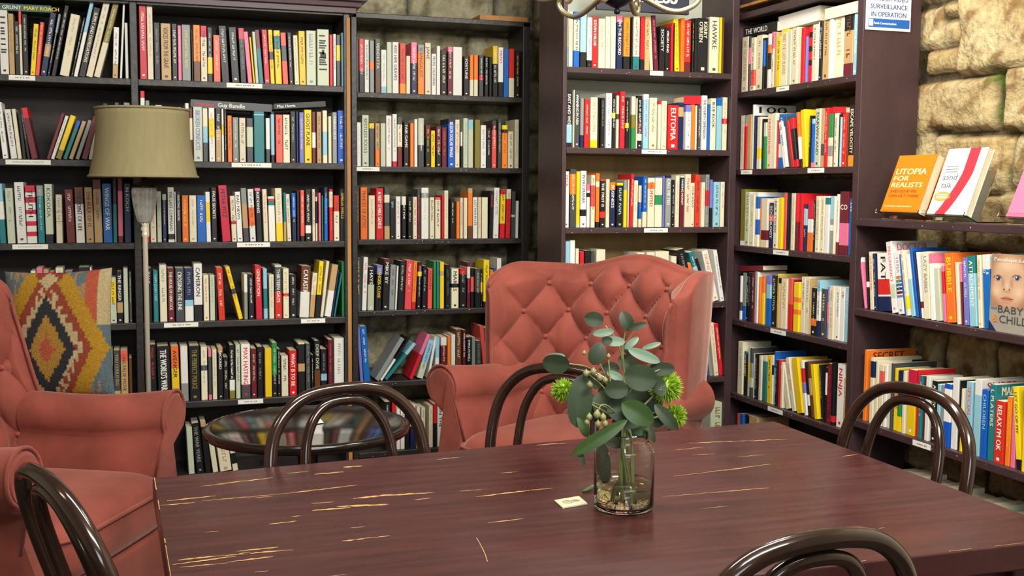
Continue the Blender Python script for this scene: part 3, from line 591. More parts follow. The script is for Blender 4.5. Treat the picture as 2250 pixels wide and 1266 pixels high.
def specks(case, lv, shelf, front, zt, n):           # chipped paint along a worn shelf edge
    ax, c, ea, eb = frame(case); g = random.Random(lv * 7 + ord(case)); mb = MB()
    x0, x1 = dict(C=(.95, 1.69), D=(1.66, 2.38), E=(-4.27, -3.45), F=(-3.38, -2.3))[case]
    for _ in range(n):
        a = g.uniform(x0, x1); z = zt - g.uniform(.003, .021); w, h = g.uniform(.001, .004), g.uniform(.0008, .002); P = []
        for k in range(7):
            t = 2 * PI * k / 7; r = g.uniform(.6, 1.2); v = ea * (a + w * r * math.cos(t)) + (Vector((0, front - .0004, 0)) if ax == 'Y' else Vector((front - .0004, 0, 0))); v.z = z + h * r * math.sin(t); P.append(v)
        mb.add(P, [tuple(range(7))])
    mb.build('speck_marks', mat('chipped_plaster', '#b9ae9c', .8), shelf)
# tall double case
k1 = empty('bookcase', (0, 0, 0), 0, 'tall dark double-bay bookcase with moulded cornice behind the floor lamp', 'bookcase')
YF, YB = 4.673, 4.96
for x0, x1 in ((-.80, -.775), (.009, .036), (.842, .868)): part(k1, 'upright', WOOD_L, x0, x1, YF, YB, FLOOR, 2.2)
tag(part(k1, 'edge_strip', WOOD_B, .852, .8685, YF - .006, YF - .0005, .3, 2.15), 'bare pine strip along the front edge')
for bay, (x0, x1) in dict(A=(-.775, .009), B=(.036, .842)).items():
    part(k1, 'back_panel', BACK_D, x0, x1, YB - .012, YB - .001, FLOOR, 2.17, bw=.0005)
    for i, z in enumerate(LEVELS[bay]):
        s = part(k1, 'shelf', WOOD_L, x0, x1, YF, YB - .012, z - .026, z); labels(bay, i, s, YF, z)
    part(k1, 'top_board', WOOD_L, x0, x1, YF, YB, 2.155, 2.2); part(k1, 'plinth', WOOD_L, x0, x1, YF + .02, YF + .04, FLOOR, .257)
mb = MB(); prof = [(0, 2.165), (.02, 2.165), (.022, 2.185), (.04, 2.188), (.043, 2.205), (.062, 2.21), (.066, 2.235), (.095, 2.25), (.10, 2.29), (.0, 2.29)]
for i in range(len(prof)):
    (a, z), (b, w) = prof[i], prof[(i + 1) % len(prof)]
    mb.add([(-.82, YF - a, z), (.868 + a, YF - a, z), (.868 + b, YF - b, w), (-.82, YF - b, w)], [(0, 1, 2, 3)])
    mb.add([(.868 + a, YF - a, z), (.868 + a, YB, z), (.868 + b, YB, w), (.868 + b, YF - b, w)], [(0, 1, 2, 3)])
mb.add([(-.82, YF - .0, 2.29), (.868, YF, 2.29), (.868, YB, 2.29), (-.82, YB, 2.29)], [(0, 1, 2, 3)])
mb.build('cornice', mat('plum_cornice', '#4b3439', .35, noise=(8, .2), stretch=(.2, 1, 1)), k1)
# set-back case against the stones
k3 = empty('bookcase', (0, 0, 0), 0, 'set-back open bookcase with rough stone showing behind its books', 'bookcase')
Y3, Y3B = 4.902, 5.11
for x0, x1 in ((.916, .941), (1.703, 1.737)): part(k3, 'upright', WOOD_L, x0, x1, Y3, Y3B, FLOOR, 2.205)
for i, z in enumerate(LEVELS['C']):
    s = part(k3, 'shelf', WOOD_L, .941, 1.703, Y3, Y3B, z - .024, z); labels('C', i, s, Y3, z); specks('C', i, s, Y3, z, 9)
part(k3, 'top_board', WOOD_L, .916, 1.737, Y3, Y3B, 2.185, 2.208)
part(k3, 'plinth', WOOD_L, .941, 1.703, Y3 + .02, Y3 + .04, FLOOR, .247)
pk = MB(); p, q = at(1053, 58, 'Y', Y3 + .02), at(1158, 62, 'Y', Y3 + .02); pk.box(p.x, q.x, Y3 + .01, Y3 + .13, 2.2085, 2.231)
tag(bevel(pk.build('plank', WOOD_B)), 'bare pine plank lying on top of the set-back bookcase', 'plank')
# corner case
k4 = empty('bookcase', (0, 0, 0), 0, 'plum-brown corner bookcase with pale and plywood back boards behind the tall armchair', 'bookcase')
Y4, Y4B = 4.218, 4.50
for x0, x1 in ((1.634, 1.652), (2.388, 2.42)): part(k4, 'upright', WOOD_R, x0, x1, Y4, Y4B, FLOOR, 2.6)
zz = LEVELS['D']
for i, z in enumerate(zz):
    s = part(k4, 'shelf', WOOD_R, 1.652, 2.388, Y4, Y4B - .012, z - .024, z); labels('D', i, s, Y4, z); specks('D', i, s, Y4, z, 9)
    m = BACK_G if i < 2 else BACK_P
    part(k4, 'back_panel', m, 1.652, 2.388, Y4B - .01, Y4B - .001, z, (zz[i - 1] - .024) if i else 2.55, bw=.0004)
part(k4, 'top_board', WOOD_R, 1.652, 2.388, Y4, Y4B, 2.56, 2.6)
part(k4, 'plinth', WOOD_R, 1.652, 2.388, Y4 + .02, Y4 + .04, FLOOR, .316)
NAVYB = mat('navy_sign_board', '#2c3240', .5)
sg = empty('shelf_sign', (0, 0, 0), 0, 'dark section sign with white capitals across the top of the corner bookcase', 'sign')
p, q = at(1310, 21, 'Y', Y4 - .012), at(1512, 24, 'Y', Y4 - .012)
part(sg, 'board', NAVYB, p.x, q.x, Y4 - .022, Y4 - .002, p.z, p.z + .13)
mb = MB(); a, b = at(1338, 6, 'Y', Y4 - .023), at(1488, 6, 'Y', Y4 - .023)
put_text(mb, 'BUSINESS', (a.x, Y4 - .0228, a.z + .012), (1, 0, 0), (0, 0, 1), width=b.x - a.x, height=.062, bold=.04); mb.build('lettering', CARD, sg)
# case on the right wall
k5 = empty('bookcase', (0, 0, 0), 0, 'plum-brown bookcase on the stone wall whose end panel carries the camera sign', 'bookcase')
XF, XB = 2.438, 2.66
part(k5, 'end_panel', WOOD_R, XF, XB + .02, 3.398, 3.432, FLOOR, 2.5)
part(k5, 'upright', WOOD_R, XF, XB, 4.284, 4.327, FLOOR, 2.3)
for i, z in enumerate(LEVELS['E']):
    s = part(k5, 'shelf', WOOD_R, XF, XB, 3.432, 4.284, z - .024, z); labels('E', i, s, XF, z); specks('E', i, s, XF, z, 9)
part(k5, 'top_board', WOOD_R, XF, XB, 3.432, 4.284, 2.165, 2.19)
part(k5, 'plinth', WOOD_R, XF + .02, XF + .04, 3.432, 4.284, FLOOR, .238)
part(k5, 'back_panel', BACK_D, XB - .012, XB - .001, 3.432, 4.284, FLOOR, 1.5, bw=.0004)
part(k5, 'header', WOOD_R, XF + .01, XF + .03, 3.6, 4.32, 2.225, 2.4)
tag(part(k5, 'edge_strip', WOOD_B, XF - .004, XF + .02, 3.85, 4.32, 2.212, 2.224), 'bare pine strip at the top')
# low case
k6 = empty('bookcase', (0, 0, 0), 0, 'low plum-brown bookcase under the stone wall with books on display on top', 'bookcase')
for i, z in enumerate(LEVELS['F']):
    zt = z - .004 if i == 0 else z
    s = part(k6, 'display_top' if i == 0 else 'shelf', WOOD_R, XF - (.008 if i == 0 else 0), XB, 2.2, 3.396, zt - .026, zt); labels('F', i, s, XF, z); specks('F', i, s, XF - .008 * (i == 0), z, 9)
part(k6, 'upright', WOOD_R, XF, XB, 2.17, 2.2, FLOOR, 1.33)
part(k6, 'plinth', WOOD_R, XF + .02, XF + .04, 2.2, 3.396, FLOOR, .254)
# low shelf: the page tops of books seen from above, over the far edge of the table
lowb = [(1934, 1952, 1000), (1954, 1972, 1006), (1976, 2000, 1018), (2002, 2026, 1026), (2030, 2052, 1040), (2056, 2080, 1052), (2084, 2112, 1066), (2118, 2150, 1078), (2154, 2176, 1094), (2182, 2214, 1110), (2218, 2246, 1118)]
kc = list('LWCDWCCAFLC')
for i, (x0, x1, yt) in enumerate(lowb):
    d = parse('%d %d %d %s' % (x0, x1, yt, kc[i])); z0 = LEVELS['F'][3]
    a0 = along('F', x0, .47); a1 = along('F', x1, .47); h = .2 + (i % 3) * .008
    r = empty('book', (2.455, -(a0 + a1) / 2, z0), 0, '%s book by its page tops, %s from left, bottom shelf beside the table' % (CNAME[kc[i]], ordinal(i + 1)), 'book', 'books on the bottom shelf of the low case')
    t = (a1 - a0) * .96; cv = MB(); cv.box(.0, .0012, -t / 2, t / 2, .0006, h)
    cv.box(.0012, .15, t / 2 - .0012, t / 2, .0006, h); cv.box(.0012, .15, -t / 2, -t / 2 + .0012, .0006, h); cv.build('cover', BM[kc[i]], r)
    pg = MB(); pg.box(.0014, .149, -t / 2 + .0013, t / 2 - .0013, .001, h - .0005); pg.build('page_block', PAGE, r)

# camera notice on the end panel
sx0, sx1 = at(1901, 65, 'Y', 3.397), at(1999, 69, 'Y', 3.397)
ns = empty('notice_sign', (0, 0, 0), 0, 'white 24 hour video surveillance notice on the plum bookcase end', 'sign')
zb = sx0.z; W = sx1.x - sx0.x; H = W * 1.3
part(ns, 'plate', CARD, sx0.x, sx1.x, 3.3935, 3.3975, zb, zb + H, bw=.001)
SBL = mat('sign_blue', '#1f5fae', .45)
part(ns, 'blue_band', SBL, sx0.x + W * .05, sx1.x - W * .03, 3.3925, 3.3935, zb + W * .055, zb + W * .215, bw=.0002)
mb = MB(); ex, ez = Vector((1, 0, 0)), Vector((0, 0, 1)); SN = mat('sign_navy_ink', '#2a4a86', .6)
for i, (s, wk) in enumerate((('24 HOUR VIDEO', .84), ('SURVEILLANCE', .82), ('IN OPERATION', .78))):
    put_text(mb, s, (sx0.x + W * .5, 3.3928, zb + W * (.545 - i * .145)), ex, ez, width=W * wk, height=W * .088, bold=.03, align='c')
mb.build('lettering', SN, ns)
mb = MB(); mb.box(sx0.x + W * .06, sx0.x + W * .15, 3.3916, 3.3924, zb + W * .075, zb + W * .20); put_text(mb, 'Panda Communications', (sx0.x + W * .17, 3.3918, zb + W * .11), ex, ez, width=W * .5, height=W * .045, bold=.03)
mb.build('band_lettering', CARD, ns)

# ------------------------------------------------------------------ books on display
ACR = mat('clear_acrylic', '#eef3ee', .04, trans=1, ior=1.3)
def display(x0, x1, yb, label, cover_m, thick=.02, h=.21, lean=.40, deco=None, slabel=''):
    zt = LEVELS['F'][0] - .004; X = 2.475
    a0, a1 = at(x0, yb, 'X', X).y, at(x1, yb, 'X', X).y          # a0 > a1
    yc = (a0 + a1) / 2; w = a0 - a1
    st = empty('book_stand', (X, yc, zt), 0, slabel, 'book stand', 'clear book stands on the low case')
    up = Vector((math.sin(lean), 0, math.cos(lean))); nr = Vector((-math.cos(lean), 0, math.sin(lean)))
    def slab(nm, p, e, f, n, le, lf, th, par, m):
        mb = MB(); v = [p + e * a + f * b + n * c for c in (0, th) for b in (0, lf) for a in (0, le)]
        mb.add(v, [(0, 2, 3, 1), (4, 5, 7, 6), (0, 1, 5, 4), (2, 6, 7, 3), (0, 4, 6, 2), (1, 3, 7, 5)]); return mb.build(nm, m, par)
    ey = Vector((0, -1, 0)); o = Vector((0, w / 2 + .012, 0)); ww = w + .024; U = up
    slab('base', o + Vector((-.02, 0, .0005)), ey, Vector((1, 0, 0)), Vector((0, 0, 1)), ww, .14, .003, st, ACR)
    slab('ledge', o + Vector((-.045, 0, .022)), ey, (Vector((.03, 0, -.012))).normalized(), Vector((.3, 0, 1)).normalized(), ww, .05, .003, st, ACR)
    slab('lip', o + Vector((-.045, 0, .022)), ey, U, nr, ww, .014, .003, st, ACR)
    slab('backrest', o + Vector((.012, 0, .004)), ey, U, nr * -1, ww, .17, .003, st, ACR)
    r = empty('book', Vector((X, yc, zt)) + Vector((-.006, 0, .016)), 0, label, 'book', 'books on display on the low case')
    b0 = Vector((.0, w / 2, 0))
    slab('front_cover', b0 + nr * thick, ey, U, nr, w, h, .0012, r, cover_m)
    slab('back_cover', b0, ey, U, nr, w, h, .0012, r, cover_m)
    slab('spine', b0 + nr * .0012, ey, U, nr, .0012, h, thick - .0012, r, cover_m)
    slab('page_block', b0 + nr * .0014 + ey * .0014 + U * .001, ey, U, nr, w - .003, h - .002, thick - .0028, r, PAGE)
    fo = b0 + nr * (thick + .0016)
    if deco: deco(r, lambda a, b, z=0: fo + ey * (a * w) + U * (b * h) + nr * z, ey, U, w, h)
    return r
def utopia(r, Q, ey, U, w, h):
    mb = MB()
    for s, b, k, hh in (('UTOPIA', .66, .80, .105), ('FOR', .55, .40, .085), ('REALISTS', .435, .80, .085)): put_text(mb, s, Q(.07, b), ey, U, width=w * k, height=h * hh, bold=.05)
    put_text(mb, 'RUTGER BREGMAN', Q(.07, .09), ey, U, width=w * .7, height=h * .025, bold=.03)
    mb.build('title', mat('print_pale_yellow', '#f4ecae', .5), r); mb = MB()
    for s, b, k in (('AND HOW WE', .34, .70), ('CAN GET THERE', .26, .80)): put_text(mb, s, Q(.08, b), ey, U, width=w * k, height=h * .05, bold=.03)
    mb.build('subtitle', mat('print_brick', '#8e2a12', .5), r)
def sandtalk(r, Q, ey, U, w, h):
    mb = MB(); L = []; R_ = []
    for i in range(25):
        t = i / 24; b = 1 - t; c = .69 - .34 * max(0, t - .35) ** 1.4 * 1.9; hw = .13
        L.append((c - hw, b)); R_.append((c + hw, b))
    for i in range(24): mb.add([Q(*L[i]), Q(*L[i + 1]), Q(*R_[i + 1]), Q(*R_[i])], [(0, 1, 2, 3)])
    mb.build('red_ribbon', mat('print_ribbon_red', '#cf3140', .5), r); mb = MB()
    put_text(mb, 'sand', Q(.1, .52), ey, U, width=w * .36, height=h * .085); put_text(mb, 'talk', Q(.12, .40), ey, U, width=w * .28, height=h * .085)
    for i, b in enumerate((.72, .68, .64)): mb.add([Q(.1, b), Q(.42, b), Q(.42, b + .008), Q(.1, b + .008)], [(0, 1, 2, 3)])
    mb.build('title', TM['D'], r); mb = MB(); n = 24
    mb.add([Q(.24 + .21 * math.cos(2 * PI * i / n), .27 + .075 * math.sin(2 * PI * i / n)) for i in range(n)], [tuple(range(n))]); mb.build('roundel', mat('print_apricot', '#e8a04c', .5), r)
    mb = MB()
    for i, b in enumerate((.29, .265, .24)): mb.add([Q(.1, b, .0004), Q(.38, b, .0004), Q(.38, b + .012, .0004), Q(.1, b + .012, .0004)], [(0, 1, 2, 3)])
    mb.build('roundel_print', CARD, r)
display(1953, 2036, 462, 'bright orange paperback with pale yellow title standing on a clear display stand', mat('book_bright_orange', '#ef7d12', .4), .03, .205, .36, utopia, 'clear acrylic stand holding the bright orange book')
display(2052, 2138, 468, 'white paperback with curving red ribbon standing on a clear display stand', BM['W'], .022, .225, .36, sandtalk, 'clear acrylic stand holding the white red-ribbon book')
display(2226, 2310, 470, 'pink book on a clear stand, rightmost on the low case', BM['P'], .02, .21, .40, None, 'clear acrylic stand holding the pink book at the photo edge')

# two turned-out covers on the low case: baby book and yellow book, and the tall ruled cover under the sign
def face_out(case, x0, x1, yt, z0, q, label, m, thick=.012, deco=None, fade=0):
    ax, c, ea, eb = frame(case); c2 = c + q
    a0 = at(x0, 600, ax, c2).dot(ea); a1 = at(x1, 600, ax, c2).dot(ea); zt = at(x0, yt, ax, c2).z; h = zt - z0
    p = ea * a0; p += Vector((c2, 0, 0)) if ax == 'X' else Vector((0, c2, 0)); p.z = z0
    r = empty('book', p, 0, label, 'book'); w = a1 - a0
    def slab(nm, b0, b1, s0, s1, mm, ins=0):
        mb = MB(); v = [ea * a + eb * b + Vector((0, 0, z)) for z in (.0006 + ins, h - ins) for b in (b0, b1) for a in (s0, s1)]
        mb.add(v, [(0, 2, 3, 1), (4, 5, 7, 6), (0, 1, 5, 4), (2, 6, 7, 3), (0, 4, 6, 2), (1, 3, 7, 5)]); return mb.build(nm, mm, r)
    slab('front_cover', 0, .0012, 0, w, m); slab('back_cover', thick - .0012, thick, 0, w, m); slab('page_block', .0013, thick - .0013, .001, w - .001, PAGE, .001)
    if deco: deco(r, lambda a, b, z=0: ea * (a * w) + eb * (-.0005 - z) + Vector((0, 0, b * h)), ea, Vector((0, 0, 1)), w, h)
    return r
def disc(mb, Q, a, b, ra, rb, z=0, n=20, m=0): mb.add([Q(a + ra * math.cos(2 * PI * i / n), b + rb * math.sin(2 * PI * i / n), z) for i in range(n)], [tuple(range(n))], m)
def baby(r, Q, ea, ez, w, h):
    # the cover photograph, printed as colours on a fine grid
    nu, nv = 70, 110; V = []; Cc = []
    mixc = lambda c, d, t: tuple(x + (y - x) * max(0, min(1, t)) for x, y in zip(c, d))
    sm = lambda x, a, b: max(0, min(1, (x - a) / (b - a))) ** 2 * (3 - 2 * max(0, min(1, (x - a) / (b - a))))
    bg, skin, lit_, rim = s2l('#8d8578'), s2l('#c9a384'), s2l('#e2c2a4'), s2l('#a67a5c')
    for i in range(nu + 1):
        for j in range(nv + 1):
            u, v = i / nu, j / nv; c = bg
            r_ = math.hypot((u - .47) / .52, (v - .66) / .42); c = mixc(skin, rim, sm(r_, .6, 1.0)) if r_ < 1 else mixc(rim, bg, sm(r_, 1.0, 1.06))
            if r_ < 1:
                for cu, cv, su, sv in ((.15, .52, .11, .07), (.70, .53, .12, .07), (.42, .86, .22, .07), (.41, .60, .05, .05)):
                    c = mixc(c, lit_, .75 * math.exp(-((u - cu) / su) ** 2 - ((v - cv) / sv) ** 2))
                for cu, cv, su, sv in ((.31, .64, .04, .06), (.52, .64, .04, .06), (.41, .525, .09, .012), (.41, .385, .12, .014)):
                    c = mixc(c, rim, .7 * math.exp(-((u - cu) / su) ** 2 - ((v - cv) / sv) ** 2))
                for cu, cv in ((.175, .69), (.645, .715)):
                    du, dv = (u - cu) / .10, (v - cv) / .034; e = du * du + dv * dv
                    if dv > 0: e += .15 * abs(du)
                    c = mixc(c, rim, .8 * math.exp(-max(0, e - 1) * 2.2)) if e > 1 else c
                    if e < 1.0:
                        c = s2l('#b9aca2'); q = math.hypot((u - cu - .01) / .058, (v - cv) / .036)
                        if q < 1: c = mixc(s2l('#1c1e30'), s2l('#565c80'), sm(q, .45, .8)); c = mixc(c, s2l('#23253a'), sm(q, .85, 1))
                        if math.hypot((u - cu + .012) / .016, (v - cv - .009) / .009) < 1: c = s2l('#f2f2ee')
                    if .8 < e < 1.35 and dv > 0: c = s2l('#5a3a2c')
                for cu in (.345, .475):
                    if math.hypot((u - cu) / .024, (v - .553) / .011) < 1: c = s2l('#7a4432')
                bow = .006 * math.cos((u - .42) * 18); m = math.hypot((u - .42) / .165, (v - .43 - bow) / .030)
                if m < 1: c = mixc(s2l('#b8695a'), s2l('#c68a76'), sm(m, .5, 1))
                if abs(u - .42) < .155 and abs(v - .437 - bow * .6) < .004: c = s2l('#6b332a')
            if v < .34: c = mixc(c, s2l('#9c978a'), sm(.34 - v, 0, .06))
            V.append(Q(u, v, -.0003)); Cc.append((*c, 1))
    mb = MB(); mb.add(V, [(i * (nv + 1) + j, (i + 1) * (nv + 1) + j, (i + 1) * (nv + 1) + j + 1, i * (nv + 1) + j + 1) for i in range(nu) for j in range(nv)])
    o = mb.build('cover_photograph', mat('printed_photo', '#888888', .4, attr='print'), r)
    k = o.data.color_attributes.new('print', 'FLOAT_COLOR', 'POINT'); k.data.foreach_set('color', [x for c in Cc for x in c])
    mb = MB(); put_text(mb, 'BABY', Q(.22, .25, .001), ea, ez, width=w * .62, height=h * .095); put_text(mb, 'CHILD', Q(.26, .12, .001), ea, ez, width=w * .72, height=h * .10); put_text(mb, 'YOUR', Q(.03, .28, .001), ea, ez, width=w * .17, height=h * .03); mb.build('title', TM['D'], r)
    mb = MB(); put_text(mb, '&', Q(.09, .12, .001), ea, ez, width=w * .13, height=h * .1); mb.build('ampersand', TM['O'], r)
    mb = MB(); put_text(mb, 'Penelope Le', Q(.08, .91, .001), ea, ez, width=w * .75, height=h * .045, bold=.02); mb.build('author_line', CARD, r)
    mb = MB(); mb.add([Q(0, 0, .001), Q(.2, 0, .001), Q(0, .14, .001)], [(0, 1, 2)]); mb.build('corner_flash', TM['N'], r)
face_out('F', 2178, 2268, 557, LEVELS['F'][1], .0, 'baby and child care book turned face out, upper shelf of the low case', mat('book_baby_grey', '#b39a80', .4), .02, baby)

# ------------------------------------------------------------------ big table
c_bl, c_br = at(335, 1050, 'Z', TT), at(1700, 925, 'Z', TT)
e1, e2 = at(1890, 1236, 'Z', TT), at(2250, 1195, 'Z', TT); r2 = at(2250, 1130, 'Z', TT)
def isect(a, b, c, d):
    x1, y1, x2, y2, x3, y3, x4, y4 = a.x, a.y, b.x, b.y, c.x, c.y, d.x, d.y
    D = (x1 - x2) * (y3 - y4) - (y1 - y2) * (x3 - x4); k1 = x1 * y2 - y1 * x2; k2 = x3 * y4 - y3 * x4
    return Vector(((k1 * (x3 - x4) - (x1 - x2) * k2) / D, (k1 * (y3 - y4) - (y1 - y2) * k2) / D, TT))
c_fr = isect(c_br, r2, e1, e2); l2 = at(370, 1266, 'Z', TT); c_fl = isect(c_bl, l2, e1, e2)
tab = empty('dining_table', (c_fl + c_br) / 2 - Vector((0, 0, TT - FLOOR)), 0, 'large worn maroon dining table carrying the flower vase', 'table')
TO = tab.location
TW = mat('worn_maroon_paint', '#54282a', .3)
nt = TW.node_tree; N = nt.nodes.new; L_ = nt.links.new; bs = nt.nodes['Principled BSDF']
tc = N('ShaderNodeTexCoord'); mp = N('ShaderNodeMapping'); mp.inputs['Rotation'].default_value = (0, 0, -.07); mp.inputs['Scale'].default_value = (1.2, 14, 4)
n1 = N('ShaderNodeTexNoise'); n1.inputs['Scale'].default_value = 3; n1.inputs['Detail'].default_value = 8
L_(tc.outputs['Object'], mp.inputs[0]); L_(mp.outputs[0], n1.inputs['Vector'])
rp = N('ShaderNodeValToRGB'); rp.color_ramp.elements[0].position = .3; rp.color_ramp.elements[0].color = lin('#331416'); rp.color_ramp.elements[1].position = .72; rp.color_ramp.elements[1].color = lin('#4a2524')
L_(n1.outputs['Fac'], rp.inputs[0]); L_(rp.outputs[0], bs.inputs['Base Color'])
n2 = N('ShaderNodeTexNoise'); n2.inputs['Scale'].default_value = 2.6; n2.inputs['Detail'].default_value = 7; L_(tc.outputs['Object'], n2.inputs['Vector'])
mr = N('ShaderNodeMapRange'); mr.inputs[1].default_value = .35; mr.inputs[2].default_value = .65; mr.inputs[3].default_value = .2; mr.inputs[4].default_value = .46
L_(n2.outputs['Fac'], mr.inputs[0]); L_(mr.outputs[0], bs.inputs['Roughness'])
bp = N('ShaderNodeBump'); bp.inputs['Strength'].default_value = .06; bp.inputs['Distance'].default_value = .01; L_(n1.outputs['Fac'], bp.inputs['Height']); L_(bp.outputs[0], bs.inputs['Normal'])
bs.inputs['Specular IOR Level'].default_value = .55
def prism(quad, z0, z1):
    mb = MB(); mb.add([(p.x, p.y, z0) for p in quad] + [(p.x, p.y, z1) for p in quad], [(3, 2, 1, 0), (4, 5, 6, 7), (0, 1, 5, 4), (1, 2, 6, 5), (2, 3, 7, 6), (3, 0, 4, 7)]); return mb
Qd = [c_fl - TO, c_fr - TO, c_br - TO, c_bl - TO]
for q in Qd: q.z = 0
H_ = TT - FLOOR
bevel(prism(Qd, H_ - .05, H_).build('table_top', TW, tab), .004, 3)
bevel(prism([q * .91 for q in Qd], H_ - .14, H_ - .05).build('apron', TW, tab), .002)
for q in Qd:
    c = q * .88; mb = MB(); mb.box(c.x - .04, c.x + .04, c.y - .04, c.y + .04, 0, H_ - .05); bevel(mb.build('leg', TW, tab), .004)
SCR = [((477, 1064), (600, 1050), 3), ((440, 1069), (520, 1060), 1.5), ((367, 1101), (473, 1090), 4), ((350, 1111), (428, 1104), 3), ((444, 1101), (616, 1086), 2.2), ((616, 1086), (784, 1066), 2.4), ((755, 1027), (796, 1024), 4), ((690, 1043), (755, 1037), 3),
       ((776, 1096), (860, 1087), 6), ((850, 1089), (925, 1084), 5), ((900, 1085), (953, 1083), 2.5), ((686, 1122), (770, 1115), 5), ((740, 1114), (853, 1108), 6), ((810, 1112), (855, 1108), 3), ((684, 1106), (735, 1103), 2), ((910, 1098), (946, 1095), 2), ((590, 1152), (651, 1145), 3.5),
       ((751, 1189), (800, 1184), 5), ((770, 1187), (857, 1177), 3), ((391, 1231), (494, 1220), 5), ((494, 1221), (560, 1214), 6), ((520, 1212), (612, 1202), 4), ((379, 1241), (520, 1222), 4), ((510, 1219), (645, 1208), 4.5), ((395, 1247), (500, 1237), 3), ((495, 1236), (600, 1223), 4),
       ((1046, 1092), (1168, 1077), 4), ((1160, 1078), (1215, 1073), 2.5), ((1072, 1149), (1150, 1140), 2.5), ((1220, 1102), (1226, 1101), 2), ((1485, 989), (1545, 983), 1.6), ((1515, 974), (1650, 968), 2.6), ((1650, 969), (1727, 965), 2.6), ((1480, 1047), (1600, 1032), 2.4), ((1590, 1034), (1692, 1020), 3.2),
       ((1455, 1092), (1560, 1083), 2), ((1560, 1083), (1690, 1072), 3), ((1520, 1000), (1570, 997), 1.6), ((1620, 1004), (1680, 999), 1.8), ((1540, 1118), (1600, 1112), 2), ((1850, 1003), (1885, 998), 2), ((1180, 978), (1245, 974), 2), ((1930, 1161), (1945, 1160), 3), ((1010, 1080), (1060, 1076), 1.5), ((640, 1135), (660, 1134), 2),
       ((560, 1094), (600, 1091), 1.6), ((630, 1040), (680, 1036), 1.4), ((960, 1010), (1010, 1005), 1.4), ((450, 1170), (480, 1167), 1.4), ((770, 1160), (800, 1158), 2), ((1100, 1040), (1140, 1036), 1.2), ((1300, 1045), (1300.5, 1045), 1), ((700, 1270), (760, 1262), 2), ((560, 1257), (590, 1255), 2)]
mb = MB(); rs_ = random.Random(4)
for (x0, y0), (x1, y1), w in SCR:
    n = max(4, int(abs(x1 - x0) / 9)); up_, lo = [], []
    for i in range(n + 1):
        t = i / n; env = math.sin(PI * min(max(t, .04), .96)) ** .5 * w * (.36 if x0 < 1400 else .24) * rs_.uniform(.35, 1.0)
        x, y = x0 + (x1 - x0) * t, y0 + (y1 - y0) * t + rs_.uniform(-.5, .5)
        a, b = at(x, y - env, 'Z', TT + .0004) - TO, at(x, y + env, 'Z', TT + .0004) - TO
        up_.append(a); lo.append(b)
    for i in range(n): mb.add([lo[i], lo[i + 1], up_[i + 1], up_[i]], [(0, 1, 2, 3)])
arc = [(1047, 1182), (1053, 1192), (1060, 1205), (1066, 1218), (1071, 1234)]
for i in range(4):
    (a, b), (c, d) = arc[i], arc[i + 1]; mb.add([at(a - .8, b, 'Z', TT + .0004) - TO, at(a + .8, b, 'Z', TT + .0004) - TO, at(c + .8, d, 'Z', TT + .0004) - TO, at(c - .8, d, 'Z', TT + .0004) - TO], [(0, 3, 2, 1)])
# paint rubbed off along the near edges
for a, b in ((Qd[0], Qd[1]), (Qd[3], Qd[0])):
    e = (b - a).normalized(); L = (b - a).length; s = 0; nin = Vector((-e.y, e.x, 0))
    while s < L:
        l = rs_.uniform(.02, .2); w = rs_.uniform(.0008, .0022); p = a + e * s; q = a + e * min(s + l, L); z = Vector((0, 0, H_ + .0003))
        mb.add([p + nin * .003 + z, q + nin * .003 + z, q + nin * (.003 + w) + z, p + nin * (.003 + w) + z], [(0, 1, 2, 3)]); s += l + rs_.uniform(.0, .28)
tag(mb.build('scratch_marking', mat('bared_pine', '#b8935a', .6, noise=(60, .25)), tab), 'pale wood showing through scratches')
# small printed card
p = [at(1218, 1103, 'Z', TT), at(1236, 1119, 'Z', TT), at(1291, 1110, 'Z', TT), at(1272, 1094, 'Z', TT)]
o = (p[0] + p[2]) / 2; cdm = MB(); cdm.add([q - o + Vector((0, 0, .0005)) for q in p] + [q - o + Vector((0, 0, .004)) for q in p], [(3, 2, 1, 0), (4, 5, 6, 7), (0, 1, 5, 4), (1, 2, 6, 5), (2, 3, 7, 6), (3, 0, 4, 7)])
card = empty('table_marker', o, 0, 'small cream square marker lying on the table by the vase', 'table marker'); bevel(cdm.build('plate', mat('cream_plate', '#d6ccaa', .5), card), .0006)
ex = (p[2] - p[1]).normalized(); ey = Vector((0, 0, 1)).cross(ex); w = (p[2] - p[1]).length
mb = MB(); c0 = Vector((0, 0, .0044)); n = 18
for rr, r0 in ((.17, .14),):
    for i in range(n):
        a, b = 2 * PI * i / n, 2 * PI * (i + 1) / n; k = Vector((0, 0, 0)) - ex * w * .14
        mb.add([c0 + k + (ex * math.cos(t) + ey * math.sin(t)) * w * q for t, q in ((a, r0), (a, rr), (b, rr), (b, r0))], [(0, 1, 2, 3)])
put_text(mb, 'N', c0 - ex * w * .14 - ey * w * .07, ex, ey, height=w * .14, align='c')
for i, b in enumerate((.08, .0, -.08)): mb.add([c0 + ex * w * a + ey * w * q for a, q in ((.08, b), (.32, b), (.32, b + .035), (.08, b + .035))], [(0, 1, 2, 3)])
mb.build('printed_mark', INK, card)

